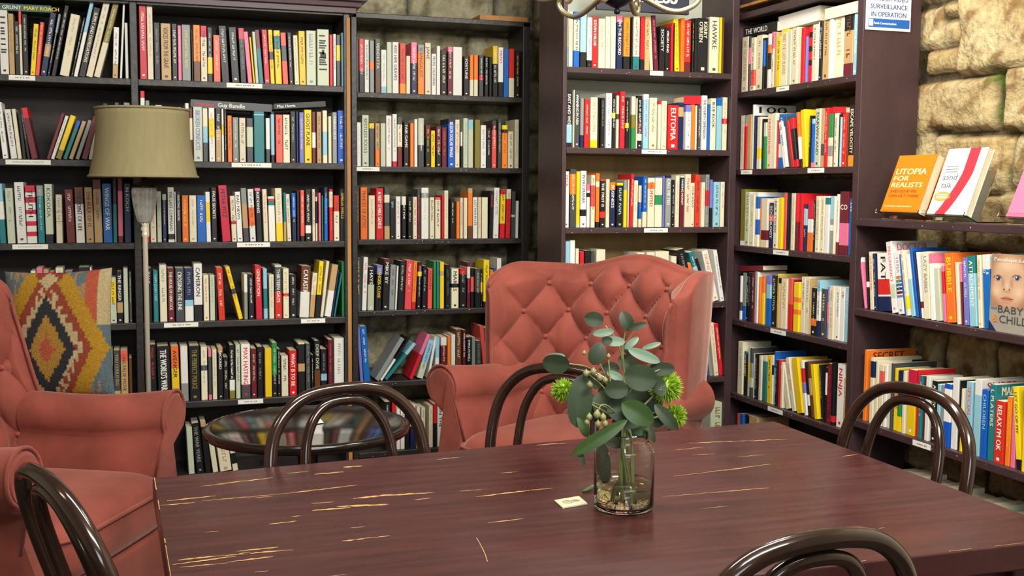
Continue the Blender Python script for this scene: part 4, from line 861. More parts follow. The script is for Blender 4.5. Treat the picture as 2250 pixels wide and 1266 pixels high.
# ------------------------------------------------------------------ bentwood chairs
BW = mat('bentwood_walnut', '#2b1a14', .16, noise=(7, .4), stretch=(1, 1, .4), coat=.6)
CANE = mat('chair_seat_ply', '#3d281d', .35, noise=(10, .3), coat=.3)
def arch(hw, zt, z0, lean=.22):
    h = [(.80 * hw, z0), (.93 * hw, z0 + .25 * (zt - z0)), (hw, z0 + .55 * (zt - z0)), (.90 * hw, z0 + .80 * (zt - z0)), (.55 * hw, z0 + .96 * (zt - z0)), (0, zt)]
    P = [(-s, -.17 - (z - .45) * lean, z) for s, z in h] + [(s, -.17 - (z - .45) * lean, z) for s, z in h[-2::-1]]
    return cr(P, 8)
def bentwood(x, y, yaw, label, lean=.22):
    """forward (away from the back) is +Y of the chair"""
    r = empty('bentwood_chair', (x, y, FLOOR), -yaw, label, 'chair', 'bentwood chairs around the dining table')
    mb = MB(); mb.tube(arch(.205, .88, .44, lean), .0155, 14); mb.build('outer_back_hoop', BW, r)
    mb = MB(); mb.tube(arch(.117, .852, .45, lean), .0125, 12); mb.build('inner_back_hoop', BW, r)
    mb = MB(); mb.lathe([(.155, .448), (.196, .436), (.205, .446), (.205, .462), (.196, .470), (.16, .466), (.155, .448)], 40); mb.build('seat_ring', BW, r)
    mb = MB(); mb.lathe([(.001, .452), (.158, .452), (.158, .464), (.08, .460), (.001, .459)], 40); mb.build('seat', CANE, r)
    for sx in (-1, 1):
        mb = MB(); mb.tube(cr([(sx * .15, .12, .44), (sx * .165, .14, .25), (sx * .175, .165, 0)], 6), [.017] * 7 + [.015] * 6, 12); mb.build('leg', BW, r)
        mb = MB(); mb.tube(cr([(sx * .16, -.165, .46), (sx * .165, -.185, .25), (sx * .175, -.235, 0)], 6), [.0155] * 13, 12); mb.build('leg', BW, r)
    mb = MB(); mb.tube([(.16 * math.cos(a), .15 * math.sin(a) - .02, .23) for a in [2 * PI * i / 40 for i in range(40)]], .009, 8, closed=True); mb.build('leg_hoop', BW, r)
    return r
CHAIRS = [(.549, 2.464, 2.895, 'bentwood chair tucked under the table in front of the round side table'),
          (.919, 2.689, 3.998, 'bentwood chair behind the vase in front of the tall armchair'),
          (1.578, 2.266, -1.714, 'bentwood chair at the table end nearest the low case'),
          (.884, 1.594, -.104, 'bentwood chair at the near table edge, its hoops overlapping the tabletop'),
          (.132, 2.14, 1.21, 'bentwood chair at the far left end of the table by the armchair', .32)]
for c in CHAIRS: bentwood(*c)

# ------------------------------------------------------------------ wing armchairs
VEL = mat('salmon_velvet', '#87453a', .8, noise=(7, .28), sheen=.55, sheentint=(1, .66, .56, 1), bump=(300, .12), spec=.2)
VELD = mat('velvet_button', '#8e3d2e', .7, sheen=.6)
LEGW = mat('dark_turned_leg', '#20140f', .3)
def tuft(a, b, pu, pv):
    """button tufting: soft diamonds between deep buttons; returns relief (0 at seams, 1 on the crown)"""
    p, q = a / pu + b / pv, a / pu - b / pv
    f = lambda x: abs(math.sin(PI * x / 2))
    s = f(p) * f(q)
    return s ** .34 * .8 + .2 * s
def wing_chair(x, y, F, label, tall=1.0, wf=.09, wl=.0):
    r = empty('wing_armchair', (x, y, FLOOR), math.atan2(-F[0], F[1]) , label, 'armchair', 'button-backed wing armchairs')
    # chair frame: +Y forward, X sideways
    PU, PV = .088, .105
    HS, ZS, ZT = .31, .40, 1.11 * tall
    # plan path of the back and wings, from one wing front round to the other
    plan = cr([(-.375, wf), (-.36, wf - .075), (-.335, -.09 + (wf - .035) * .3), (-.29, -.16), (-.19, -.19), (0, -.20), (.19, -.19), (.29, -.16), (.335, -.09 + (wf - .035) * .3), (.36, wf - .075), (.375, wf)], 20)
    n = len(plan); L = [0]
    for i in range(1, n): L.append(L[-1] + (plan[i] - plan[i - 1]).length)
    tot = L[-1]; mid = tot / 2; M = 100; P = []
    btn = []
    for i in range(n):
        t = (plan[min(i + 1, n - 1)] - plan[max(i - 1, 0)]).normalized(); nin = Vector((-t.y, t.x))   # towards the sitter
        if nin.dot(Vector((0, .15)) - Vector(plan[i][:2])) < 0: nin = -nin
        u = L[i] - mid; au = abs(u) / mid
        wing = max(0, (au - .45) / .55)
        ztop = ZT - .05 * (1 - math.cos(min(au / .5, 1) * PI)) * .5 + (.018 * math.sin(min(wing * 1.1, 1) * PI * .5) if wing > 0 else 0) - .085 * max(0, (wing - .5) / .5) ** 2.2
        ends = 1 - max(0, (au - .93) / .07) ** 2 * .9
        th = (.062 if wing < .2 else .062 - .012 * wing) * math.sqrt(max(ends, .02))
        row = []
        base = Vector(plan[i][:2])
        for k in range(M + 1):
            v = k / M; z = ZS + (ztop - ZS) * v
            rec = -(.10 * (1 - .75 * wing) + wl * wing) * ((z - ZS) / (ZT - ZS))               # the back leans
            flare = Vector((math.copysign(.03 * wing * v, base.x), 0))
            dz = z - ZS
            rel = tuft(u, dz + .02, PU, PV); edge = min(1, (1 - v) / .07) * min(1, (1 - au) / .06 + .05)
            d = .008 + .046 * rel * min(1, edge) * (1 - .35 * wing)
            crown = th * .42 * (1 - math.sqrt(max(0, 1 - max(0, (v - .93) / .07) ** 2)))
            p = base + flare + nin * (d * max(ends, .25) - crown); row.append(Vector((p.x, p.y + rec, z)))
        zt = row[-1].z
        for k in range(1, 7):                                                  # rolled top
            a = PI * k / 7; p = base + Vector((math.copysign(.03 * wing, base.x), 0)) + nin * (.012 - th * .42) * 1 + nin * (-th * .5 * (1 - math.cos(a)) )
            row.append(Vector((p.x, p.y - (.10 * (1 - .75 * wing) + wl * wing) * (zt - ZS) / (ZT - ZS), zt + .018 * math.sin(a))))
        for k in range(20):                                                    # plain outer face
            v = 1 - k / 19; z = .18 + (zt - .18) * v; w = max(0, (z - ZS) / (ZT - ZS))
            p = base + Vector((math.copysign(.03 * wing * w, base.x), 0)) - nin * (th + .01 + .006 * math.sin(PI * v))
            row.append(Vector((p.x, p.y - (.10 * (1 - .75 * wing) + wl * wing) * w, z)))
        P.append(row)
    mb = MB(); mb.grid(P, smooth=True, flip=True)
    for row, fl in ((P[0], False), (P[-1], True)):
        m = len(row); a = M + 1
        for k in range(M): 
            j0 = m - 1 - int(k / M * (m - 1 - a)); j1 = m - 1 - int((k + 1) / M * (m - 1 - a))
            q = [row[k], row[k + 1], row[j1], row[j0]]
            mb.add(q if not fl else q[::-1], [(0, 1, 2, 3)], 0, True)
    mb.build('winged_back', VEL, r)
    # buttons at the seam crossings
    def surf(u, dz):
        i = min(range(n), key=lambda i: abs(L[i] - mid - u)); row = P[i]; k = min(range(M + 1), key=lambda k: abs(row[k].z - ZS - dz)); t = (plan[min(i + 1, n - 1)] - plan[max(i - 1, 0)]).normalized(); nin = Vector((-t.y, t.x, 0))
        if nin.dot(Vector((0, .15, 0)) - Vector((plan[i][0], plan[i][1], 0))) < 0: nin = -nin
        return row[k] + nin * .004
    for iu in range(-9, 10):
        for iv in range(1, 12):
            if (iu + iv) % 2: continue
            u, dz = iu * PU, iv * PV - .02
            if abs(u) < mid - .07 and .05 < dz < ZT - ZS - .06:
                mb = MB(); mb.sphere(surf(u, dz), .011, 6, sz=.9); mb.build('button', VELD, r)
    # wing piping
    for row in (P[2], P[-3]):
        mb = MB(); mb.tube([row[k] + Vector((0, .012, 0)) for k in range(0, M + 1, 3)], .006, 8); mb.build('piping', VEL, r)
    # arms: scrolled section swept forward
    for sx in (-1, 1):
        sec = []
        for k in range(17):
            a = math.radians(-70 + k * 250 / 16); sec.append((.045 + .072 * math.cos(a - 0), .655 + .068 * math.sin(a)))
        sec = [(.065, .14), (.06, .45), (.055, .55)] + [(.062 + .075 * math.cos(math.radians(-38 + 256 * k / 16)), .645 + .075 * math.sin(math.radians(-38 + 256 * k / 16))) for k in range(17)] + [(-.012, .57), (-.015, .45), (-.015, .14)]
        if sx < 0: pass
        rows = []
        for i in range(13):
            t = i / 12; f = -.15 + .47 * t; fl = .03 * max(0, t - .6) / .4; hgt = -.012 * math.sin(PI * t) + .012 * t
            sc = 1 if 0 < i < 12 else .985
            row = []
            for s, z in sec:
                w = max(0, (z - .3) / .4); cz = .645
                zz = cz + (z - cz) * sc if z > .5 else z
                ff = f - (.0 if z > .56 else .045 * t * math.sin(PI * min(1, max(0, (z - .14) / .42))))      # concave front below the roll
                row.append(Vector((sx * (.315 + s * sc + fl * w), ff + .085 * t * t * max(0, (.58 - z) / .44) ** 2, zz + hgt * w)))
            row.append(row[0]); rows.append(row)
        mb = MB(); mb.grid(rows, smooth=True, flip=sx < 0)
        m = len(sec); c = sum((p for p in rows[-1][:m]), Vector()) / m
        fr = [p + Vector((0, .012, 0)) for p in rows[-1][:m]]
        mid2 = [c.lerp(p, .86) + Vector((0, .014, 0)) for p in rows[-1][:m]]
        mb.add(rows[-1][:m] + mid2, [((k, (k + 1) % m, m + (k + 1) % m, m + k) if sx > 0 else (m + k, m + (k + 1) % m, (k + 1) % m, k)) for k in range(m)], 0, True)
        mb.add(mid2, [tuple(range(m)) if sx < 0 else tuple(range(m))[::-1]], 0, True)
        mb.build('arm', VEL, r)
        mb = MB(); mb.tube([c.lerp(p, 1.0) + Vector((0, .008, 0)) for p in rows[-1][:m]][1:-1], .0055, 8); mb.build('piping', VEL, r)
    # seat cushion: crowned block with a T front
    G = 28; top = []; 
    def cush(a, b, s): 
        e = max(abs(a), abs(b)); 
        return 0
    mb = MB(); NU, NV = 36, 20; Pn = []
    for i in range(NU):
        ph = -PI / 2 + PI * i / (NU - 1); row = []
        for j in range(48):
            th = 2 * PI * j / 48
            ce = lambda x, e: math.copysign(abs(x) ** e, x)
            row.append(Vector((.318 * ce(math.cos(ph), .28) * ce(math.cos(th), .30), .06 + .315 * ce(math.cos(ph), .28) * ce(math.sin(th), .30), .405 + .085 * ce(math.sin(ph), .55) + .02 * max(0, math.sin(ph)) * math.cos(th) ** 0)))
        row.append(row[0]); Pn.append(row)
    mb.grid(Pn, smooth=True, flip=True); mb.build('seat_cushion', VEL, r)
    ring = [Vector((.318 * math.copysign(abs(math.cos(t)) ** .3, math.cos(t)), .06 + .315 * math.copysign(abs(math.sin(t)) ** .3, math.sin(t)), .455)) for t in [2 * PI * i / 72 for i in range(72)]]
    mb = MB(); mb.tube(ring, .006, 8, closed=True); mb.build('piping', VEL, r)
    mb = MB(); mb.box(-.33, .33, -.28, .365, .14, .335); bevel(mb.build('seat_rail', VEL, r), .02, 4)
    for sx in (-1, 1):
        for fy in (.30, -.27):
            mb = MB(); mb.lathe([(.0, 0), (.016, 0), (.02, .02), (.018, .04), (.03, .10), (.032, .145), (.0, .145)], 14, (sx * .29, fy, 0)); mb.build('leg', LEGW, r)
    return r
wing_chair(-.365, 3.465, (.885, -.47), 'salmon velvet wing armchair at far left with the kilim cushion behind its arm', 1.0, -.02, .22)
wing_chair(1.545, 3.735, (-.86, -.51), 'tall salmon velvet button-back wing armchair behind the flowers')

# kilim cushion: woven pattern as a colour attribute (the weave's own colours)
KIL = mat('kilim_weave', '#888888', .9, attr='weave', noise=(140, .22), bump=(220, .5))
def kilim(a, b):
    """a across -1..1, b up -1..1 : stepped lozenges"""
    st = .045; a = round(a / st) * st; b = round(b / st) * st
    Yl, Rd, Bk, Cr, Bl, Or, Gd = '#96700f', '#78301a', '#171c20', '#a08f6a', '#4c5c60', '#96432a', '#8f6a24'
    bb = abs(b + .22); r = (abs(a + .14) * 1.15 + bb * .72) * .78
    if b > .42 and abs(a + .12) * 1.3 + abs(b - 1.05) * .9 < .42: return Cr if abs(a + .12) + abs(b - .86) < .16 else Rd
    if r < .13: return Or
    if r < .30: return Gd
    if r < .47: return Bk
    if r < .62:
        return Cr if math.sin(a * 30) * math.sin(b * 24) > -.25 else Rd
    if r < .74: return Rd
    if r < 1.02: return Yl
    if a > .55 and b > -.1 and a < .8: return Or
    if a >= .8: return Cr if b > .1 else Bl
    k = noise.noise((a * 9, b * 2.2, 4))
    return '#83694a' if k > .12 else Bl
def cushion(M4, w, h, t, label):
    n = 90; r = empty('cushion', M4.translation, 0, label, 'cushion'); MR = M4.to_3x3()
    V = []; Cc = []; Fc = []
    for sgn in (1, -1):
        for i in range(n + 1):
            for j in range(n + 1):
                a, b = -1 + 2 * i / n, -1 + 2 * j / n
                e = (1 - abs(a) ** 2.6) * (1 - abs(b) ** 2.6); pin = 1 - .06 * (a * a * (1 - b * b) * 1 + 0) ; 
                px = a * w / 2 * (1 - .05 * (1 - abs(b) ** 2) * abs(a)); pz = b * h / 2 * (1 - .05 * (1 - abs(a) ** 2) * abs(b))
                p = Vector((px, -sgn * (t / 2 * max(e, 0) ** .55 + .001), pz)); V.append(MR @ p)
                Cc.append(lin(kilim(a, b) if sgn > 0 else '#7b6a4a'))
    m = (n + 1) ** 2
    for s in range(2):
        for i in range(n):
            for j in range(n):
                q = (s * m + i * (n + 1) + j, s * m + (i + 1) * (n + 1) + j, s * m + (i + 1) * (n + 1) + j + 1, s * m + i * (n + 1) + j + 1); Fc.append(q if s == 0 else q[::-1])
    mb = MB(); mb.add(V, Fc, 0, True); o = mb.build('kilim_cover', KIL, r)
    at_ = o.data.color_attributes.new('weave', 'FLOAT_COLOR', 'POINT'); at_.data.foreach_set('color', [x for c in Cc for x in c])
    return r
kc_ = at(132, 735, 'Y', 3.93)
cushion(Matrix.Translation(kc_) @ Matrix.Rotation(-.28, 4, 'Z') @ Matrix.Rotation(-.13, 4, 'X') @ Matrix.Rotation(-.04, 4, 'Y'), .345, .425, .11, 'kilim cushion with stepped black and yellow diamond beside the armchair wing')

# ------------------------------------------------------------------ round side table
RTZ = .70
rc = (at(450, 933, 'Z', RTZ) + at(900, 933, 'Z', RTZ)) / 2; rad = (at(450, 933, 'Z', RTZ) - at(900, 933, 'Z', RTZ)).length / 2
rt_ = empty('round_table', (rc.x, rc.y, FLOOR), 0, 'low round dark table between the two armchairs', 'table'); hz = RTZ - FLOOR
RW = mat('ebonised_top', '#1c1512', .13, noise=(5, .3), coat=.3)
mb = MB(); mb.lathe([(.001, hz), (rad - .03, hz), (rad - .025, hz + .002), (rad - .006, hz + .002), (rad, hz - .004), (rad, hz - .018), (rad - .008, hz - .026), (rad - .05, hz - .03), (.001, hz - .03)][::-1], 64); mb.build('table_top', RW, rt_)
mb = MB(); mb.lathe([(.001, hz - .03), (.11, hz - .03), (.10, hz - .05), (.035, hz - .07), (.026, hz - .2), (.03, .2), (.05, .15), (.045, .10), (.001, .10)][::-1], 24); mb.build('pedestal', RW, rt_)
for k in range(3):
    a = 2 * PI * k / 3 + .4; c, s = math.cos(a), math.sin(a)
    mb = MB(); mb.tube(cr([(.03 * c, .03 * s, .13), (.14 * c, .14 * s, .10), (.25 * c, .25 * s, .02)], 6), [.026] * 7 + [.02] * 6, 10); mb.build('foot', RW, rt_)
pc = at(694, 931, 'Z', RTZ); pf = MB(); pf.add([(-.022, -.012, .0005), (.022, -.012, .0005), (.022, .012, .0005), (-.022, .012, .0005), (-.014, .0, .016), (.012, .0, .016)], [(3, 2, 1, 0), (0, 1, 5, 4), (2, 3, 4, 5), (1, 2, 5), (3, 0, 4)])
tag(pf.build('place_card', CARD, None, (pc.x, pc.y, RTZ + .002), .3), 'small folded white card on the round table', 'card')
# ------------------------------------------------------------------ floor lamp
YL = 4.40
lb = at(316, 388, 'Y', YL); lt = at(316, 241, 'Y', YL); rb = (at(437, 388, 'Y', YL) - at(196, 388, 'Y', YL)).length / 2; rtp = (at(419, 243, 'Y', YL) - at(211, 241, 'Y', YL)).length / 2
lamp = empty('floor_lamp', (lb.x, YL, FLOOR), 0, 'floor lamp with drum shade and cut-glass urn on a silver pole', 'lamp'); z0 = FLOOR
SH = mat('beige_linen_shade', '#8f8560', .85, noise=(60, .08), stretch=(1, 1, .1), bump=(250, .15))
SIL = mat('brushed_silver', '#ece5cd', .3, .35)
BRZ = mat('dark_bronze', '#3d342a', .35, .9)
zb, zt = lb.z - z0, lt.z - z0; pr_ = [(rb + (rtp - rb) * t - .010 * math.sin(PI * t), zb + (zt - zb) * t) for t in [i / 12 for i in range(13)]]
mb = MB(); mb.lathe(pr_ + [(r - .003, z) for r, z in pr_[::-1]] + [pr_[0]], 64); mb.build('lamp_shade', SH, lamp)
mb = MB()
for r, z in (pr_[0], pr_[-1]): mb.tube([((r + .0005) * math.cos(a), (r + .0005) * math.sin(a), z) for a in [2 * PI * i / 64 for i in range(64)]], .0045, 8, closed=True)
mb.build('shade_trim', SH, lamp)
zu = at(316, 410, 'Y', YL).z - z0; zl = at(316, 492, 'Y', YL).z - z0
GL = mat('cut_glass', '#e8e8e0', .1, trans=.75, ior=1.5, bump=(40, .4))
ru = 1.12 * (at(338, 430, 'Y', YL) - at(287, 430, 'Y', YL)).length / 2; hu = zu - zl
V = []; nseg = 48; prof = [(.35, 0), (.55, .06), (.74, .25), (.92, .55), (1.0, .82), (.97, .95), (.6, 1.0)]
mb = MB(); rows = []
for k in range(nseg):
    a = 2 * PI * k / nseg; rows.append([Vector((ru * r * (1 - .05 * (k % 4 == 0)) * math.cos(a), ru * r * (1 - .05 * (k % 4 == 0)) * math.sin(a), zl + hu * z)) for r, z in prof])
mb.grid(rows, wrapu=True, smooth=False); mb.build('glass_urn', GL, lamp)
mb = MB(); mb.lathe([(.001, zu - .004), (ru * 1.02, zu - .004), (ru * .8, zu + .008), (ru * .3, zu + .02), (.008, zu + .035), (.008, zb + .06), (.001, zb + .06)], 28); mb.build('urn_cap', BRZ, lamp)
mb = MB(); mb.lathe([(.001, .02), (.0095, .02), (.0095, zl - .05), (.012, zl - .045), (.012, zl - .035), (.010, zl - .03), (.016, zl - .018), (.010, zl - .005), (.02, zl + .004), (.001, zl + .006)], 20)
mb.lathe([(.001, zu + .03), (.007, zu + .03), (.007, zb + .10), (.001, zb + .10)], 16); mb.build('pole', SIL, lamp)
mb = MB(); mb.lathe([(.001, 0), (.14, 0), (.145, .008), (.13, .022), (.05, .03), (.015, .05), (.001, .05)], 40); mb.build('base', BRZ, lamp)
mb = MB()
for k in range(3):
    a = 2 * PI * k / 3; mb.tube([(.0, 0, zt - .03), (rtp * math.cos(a), rtp * math.sin(a), zt - .01)], .002, 6)
mb.tube([(0, 0, zb + .05), (0, 0, zt - .02)], .006, 8); mb.build('shade_spider', SIL, lamp)

# ------------------------------------------------------------------ vase and flowers
vb = at(1370, 1118, 'Z', TT); vd = (vb - CAM).dot(fwd)
def vp(x, y, dd=0):
    d = RT * ((x - 1125) / F_PX) - UP * ((y - 633) / F_PX) + fwd
    return CAM + d * (vd + dd)
pr = 66 / F_PX * vd; zr = lambda y: vp(1370, y).z - TT
vase = empty('vase', (vb.x, vb.y, TT), 0, 'clear glass jar vase half filled with water on the maroon table', 'vase')
GLS = mat('clear_glass', '#f6faf4', .01, trans=1, ior=1.45)
WAT = mat('vase_water', '#f4efd2', 0, trans=1, ior=1.33)
zs, zn, ztop = zr(985), zr(968), zr(948)
o_ = [(.001, .001), (pr * .9, .001), (pr * .98, .006), (pr, .014), (pr, zs), (pr * .97, zs + .006), (pr * .80, zn + .003), (pr * .78, zn + .008), (pr * .80, ztop), (pr * .78, ztop + .002)]
i_ = [(pr * .75, ztop), (pr * .73, zn + .008), (pr * .76, zn - .001), (pr * .93, zs + .002), (pr * .955, zs - .004), (pr * .955, .016), (pr * .9, .010), (.001, .009)]
mb = MB(); mb.lathe(o_ + i_, 64); mb.build('glass_jar', GLS, vase)
zw = zr(1058); mb = MB(); mb.lathe([(.001, .0095), (pr * .89, .0105), (pr * .948, .017), (pr * .948, zw), (.001, zw)], 64); mb.build('water', WAT, vase)
LEAF_D = mat('eucalyptus_leaf', '#34432c', .5, noise=(18, .3)); LEAF_L = mat('eucalyptus_pale_leaf', '#869f88', .5, noise=(18, .15)); LEAF_G = mat('green_leaf', '#3b5726', .42, noise=(14, .25))
STEM = mat('green_stem', '#7c8450', .55); BUD = mat('pale_bud', '#8a8a58', .5, noise=(40, .2)); POM = mat('lime_fringe', '#8fb02c', .6, noise=(25, .25))
px2 = vd / F_PX
def leaf(mb, x, y, rx, ry, rot, dd=0, tip=.0, bend=.25, tiltx=0.0, m=0):
    """a leaf blade: photo centre, half sizes in px, turn in degrees, depth offset; rises as a shallow saddle with a midrib"""
    c = vp(x, y, dd); a = math.radians(-rot); ex = RT * math.cos(a) + UP * math.sin(a); ey = UP * math.cos(a) - RT * math.sin(a)
    R = Matrix.Rotation(math.radians(tiltx), 3, ex); ey = R @ ey; nz = ex.cross(ey).normalized(); nz = -nz if nz.dot(fwd) > 0 else nz
    rx, ry = rx * px2, ry * px2 / max(.3, math.cos(math.radians(tiltx))); n = 18; P = []
    for i in range(n + 1):
        t = -1 + 2 * i / n; w = math.sqrt(max(0, 1 - t * t)); w = w ** (1 + tip * (1 if t > 0 else .4)); row = []
        for j in range(7):
            s = -1 + j / 3
            row.append(c + ex * (rx * t) + ey * (ry * w * s) + nz * (bend * rx * (-(t * t) * .6) + abs(s) * ry * w * .16 - .0006))
        P.append(row)
    o = len(mb.v); mb.grid(P, m); P2 = [[p - nz * .0007 for p in r] for r in P]; mb.grid(P2, m, flip=True)
    return c - ex * rx * .98
foot = lambda k: Vector((vb.x + rs_.uniform(-.02, .02), vb.y + rs_.uniform(-.02, .02), TT + .014))
def sprig(name, label, cat, leaves, tips, lm, group='stems standing in the glass vase'):
    f = foot(0); r = empty(name, f, 0, label, cat, group)
    neck = Vector((vb.x + rs_.uniform(-.015, .015), vb.y + rs_.uniform(-.015, .015), TT + ztop))
    sm = MB()
    for tp in tips:
        pts = cr([f, f.lerp(neck, .55) + Vector((rs_.uniform(-.008, .008), 0, 0)), neck] + [vp(*q) for q in tp], 6); sm.tube([p - f for p in pts], [.0028 - .0014 * i / len(pts) for i in range(len(pts))], 7)
    for lf in leaves:
        mb = MB(); q = leaf(mb, *lf[:5], **(lf[5] if len(lf) > 5 and isinstance(lf[5], dict) else {}))
        mb.v = [tuple(Vector(p) - f) for p in mb.v]; k = lf[6] if len(lf) > 6 else 0; o = mb.build('leaf', lm[k], r)
        md = o.modifiers.new('s', 'SUBSURF'); md.levels = 1; md.render_levels = 1
    sm.build('stem', STEM, r); return r
D_ = dict
sprig('eucalyptus_sprig', 'tall eucalyptus sprig with round green leaves rising above the bouquet', 'plant stem',
      [(1305, 702, 22, 17, 10, D_(dd=.02)), (1377, 706, 24, 15, 65, D_(dd=-.01, tip=.5)), (1401, 717, 22, 8, -18, D_(dd=-.02, tip=.3)), (1326, 731, 24, 9, -8, D_(dd=.01), 1), (1348, 750, 26, 11, 4, D_(dd=-.02), 1), (1334, 748, 12, 9, 0, D_(dd=-.03)),
       (1388, 754, 20, 8, -40, D_(dd=.0), 1), (1432, 760, 22, 6, -16, D_(dd=.02), 1), (1416, 782, 38, 12, 22, D_(dd=-.03, tip=.2), 1), (1380, 768, 15, 10, 60, D_(dd=.03))],
      [[(1375, 860, 0), (1368, 770, 0), (1378, 715, 0)], [(1372, 850, 0), (1360, 760, .01), (1330, 716, .02)]], [LEAF_D, LEAF_L])
sprig('eucalyptus_sprig', 'eucalyptus sprig reaching sideways over the chair hoop with two broad leaves', 'plant stem',
      [(1222, 800, 30, 22, 8, D_(dd=-.01, tiltx=20)), (1220, 784, 22, 8, -4, D_(dd=.01), 1), (1312, 778, 26, 19, -68, D_(dd=-.03)), (1342, 809, 20, 14, 10, D_(dd=.01)), (1300, 842, 22, 10, 30, D_(dd=.02))],
      [[(1350, 870, 0), (1300, 812, 0), (1240, 798, 0)], [(1345, 860, 0), (1318, 800, -.02)]], [LEAF_D, LEAF_L])
sprig('eucalyptus_sprig', 'eucalyptus sprig with the darkest broad round leaves at the heart of bouquet', 'plant stem',
      [(1274, 882, 58, 27, 96, D_(dd=-.04, bend=.12)), (1355, 856, 25, 20, 0, D_(dd=-.07)), (1408, 830, 36, 29, 10, D_(dd=-.05)), (1455, 811, 29, 15, 0, D_(dd=-.02), 0), (1366, 898, 33, 29, 20, D_(dd=-.05)), (1448, 848, 16, 24, -20, D_(dd=-.03)), (1352, 826, 20, 9, 25, D_(dd=-.02), 1),
       (1390, 870, 40, 34, 30, D_(dd=.02)), (1332, 890, 34, 30, 60, D_(dd=.03)), (1430, 880, 30, 24, -10, D_(dd=.03)), (1380, 800, 26, 18, 40, D_(dd=.03)), (1340, 860, 30, 22, -30, D_(dd=.05)), (1415, 900, 36, 24, 15, D_(dd=.04)), (1310, 900, 30, 22, 80, D_(dd=.04)), (1375, 940, 36, 20, 5, D_(dd=.03)), (1440, 920, 24, 18, 40, D_(dd=.05))],
      [[(1360, 900, 0), (1365, 850, -.05)], [(1360, 900, 0), (1410, 835, -.04), (1450, 812, -.02)], [(1350, 905, 0), (1285, 880, -.03)]], [LEAF_D, LEAF_L])
sprig('gum_leaf_sprig', 'sprig of long gum leaves drooping over the vase rim', 'plant stem',
      [(1402, 908, 40, 24, 32, D_(dd=-.08, tip=.3), 1), (1318, 962, 70, 15, -32, D_(dd=-.09, tip=.3, bend=.15), 1), (1465, 918, 38, 14, 48, D_(dd=-.05, tip=.3), 0), (1282, 935, 28, 12, 70, D_(dd=-.04), 1), (1277, 1005, 20, 7, 68, D_(dd=-.08, tip=.5), 0),
       (1432, 955, 20, 7, 70, D_(dd=-.05, tip=.5), 0), (1350, 955, 30, 14, 10, D_(dd=.0), 0), (1400, 948, 30, 16, -20, D_(dd=.01), 1), (1380, 925, 34, 18, 0, D_(dd=-.02), 0)],
      [[(1360, 930, 0), (1400, 905, -.05)], [(1350, 930, 0), (1330, 950, -.06)], [(1380, 925, 0), (1445, 905, -.04)]], [LEAF_D, LEAF_G])
# leaf hanging inside the jar and a stray leaf outside it
f = Vector((vb.x, vb.y, TT + ztop)); r = empty('gum_leaf', f - Vector((0, 0, .12)), 0, 'long dark leaf hanging down inside the glass jar', 'leaf')
mb = MB(); leaf(mb, 1326, 1020, 52, 16, 84, dd=-.012, tip=.4, bend=.08); leaf(mb, 1352, 972, 26, 14, 10, dd=0); mb.v = [tuple(Vector(p) - r.location) for p in mb.v]; mb.build('blade', LEAF_D, r)
q = at(1296, 1078, 'Z', TT); r = empty('gum_leaf', (q.x, q.y, TT), 0, 'small narrow leaf lying on the table against the vase', 'leaf')
mb = MB(); ex = (at(1310, 1070, 'Z', TT) - at(1276, 1083, 'Z', TT)); P = []
e1_ = ex.normalized(); e2_ = Vector((0, 0, 1)).cross(e1_)
for i in range(13):
    t = i / 12; w = .006 * math.sin(PI * t) ** .8 + .0004; P.append([e1_ * ((t - .5) * ex.length) + e2_ * (w * s) + Vector((0, 0, .002 + .006 * t * t + .002 * abs(s))) for s in (-1, 0, 1)])
mb.grid(P); mb.grid([[p - Vector((0, 0, .0007)) for p in r_] for r_ in P], flip=True); mb.build('blade', LEAF_G, r)
def pom(x, y, rad, dd, label):
    f = foot(0); r = empty('pompom_flower', f, 0, label, 'flower', 'lime pompom flowers in the vase'); c = vp(x, y, dd); R = rad * px2; g = random.Random(x)
    neck = Vector((vb.x, vb.y, TT + ztop)); mb = MB(); mb.tube([p - f for p in cr([f, neck, neck.lerp(c, .6) + UP * .01, c], 6)], .002, 7); mb.build('stem', STEM, r)
    mb = MB(); mb.sphere(c - f, R * .55, 10)
    for i in range(520):
        z = g.uniform(-1, 1); a = g.uniform(0, 2 * PI); s = math.sqrt(1 - z * z); d = Vector((s * math.cos(a), s * math.sin(a), z)); l = R * g.uniform(.82, 1.08)
        sd = d.orthogonal().normalized(); sd = Matrix.Rotation(g.uniform(0, 6.28), 3, d) @ sd; cv = d.cross(sd) * g.uniform(-.2, .2) * R
        p0, p1, p2 = c - f + d * R * .45, c - f + d * l * .8 + cv * .5, c - f + d * l + cv; w = R * .05
        t2 = d.cross(sd)
        mb.add([p0 - sd * w, p0 + sd * w, p0 + t2 * w, p1 - sd * w * .8, p1 + sd * w * .8, p1 + t2 * w * .8, p2], [(0, 1, 4, 3), (1, 2, 5, 4), (2, 0, 3, 5), (3, 4, 6), (4, 5, 6), (5, 3, 6)])
    mb.build('fringed_head', POM, r)
pom(1237, 858, 29, .02, 'lime green pompom flower at the chair side of bouquet, lone')
pom(1463, 850, 40, .0, 'largest lime green pompom flower, under the pale leaf')
pom(1483, 914, 29, .02, 'lime green pompom flower lowest beside the table edge')
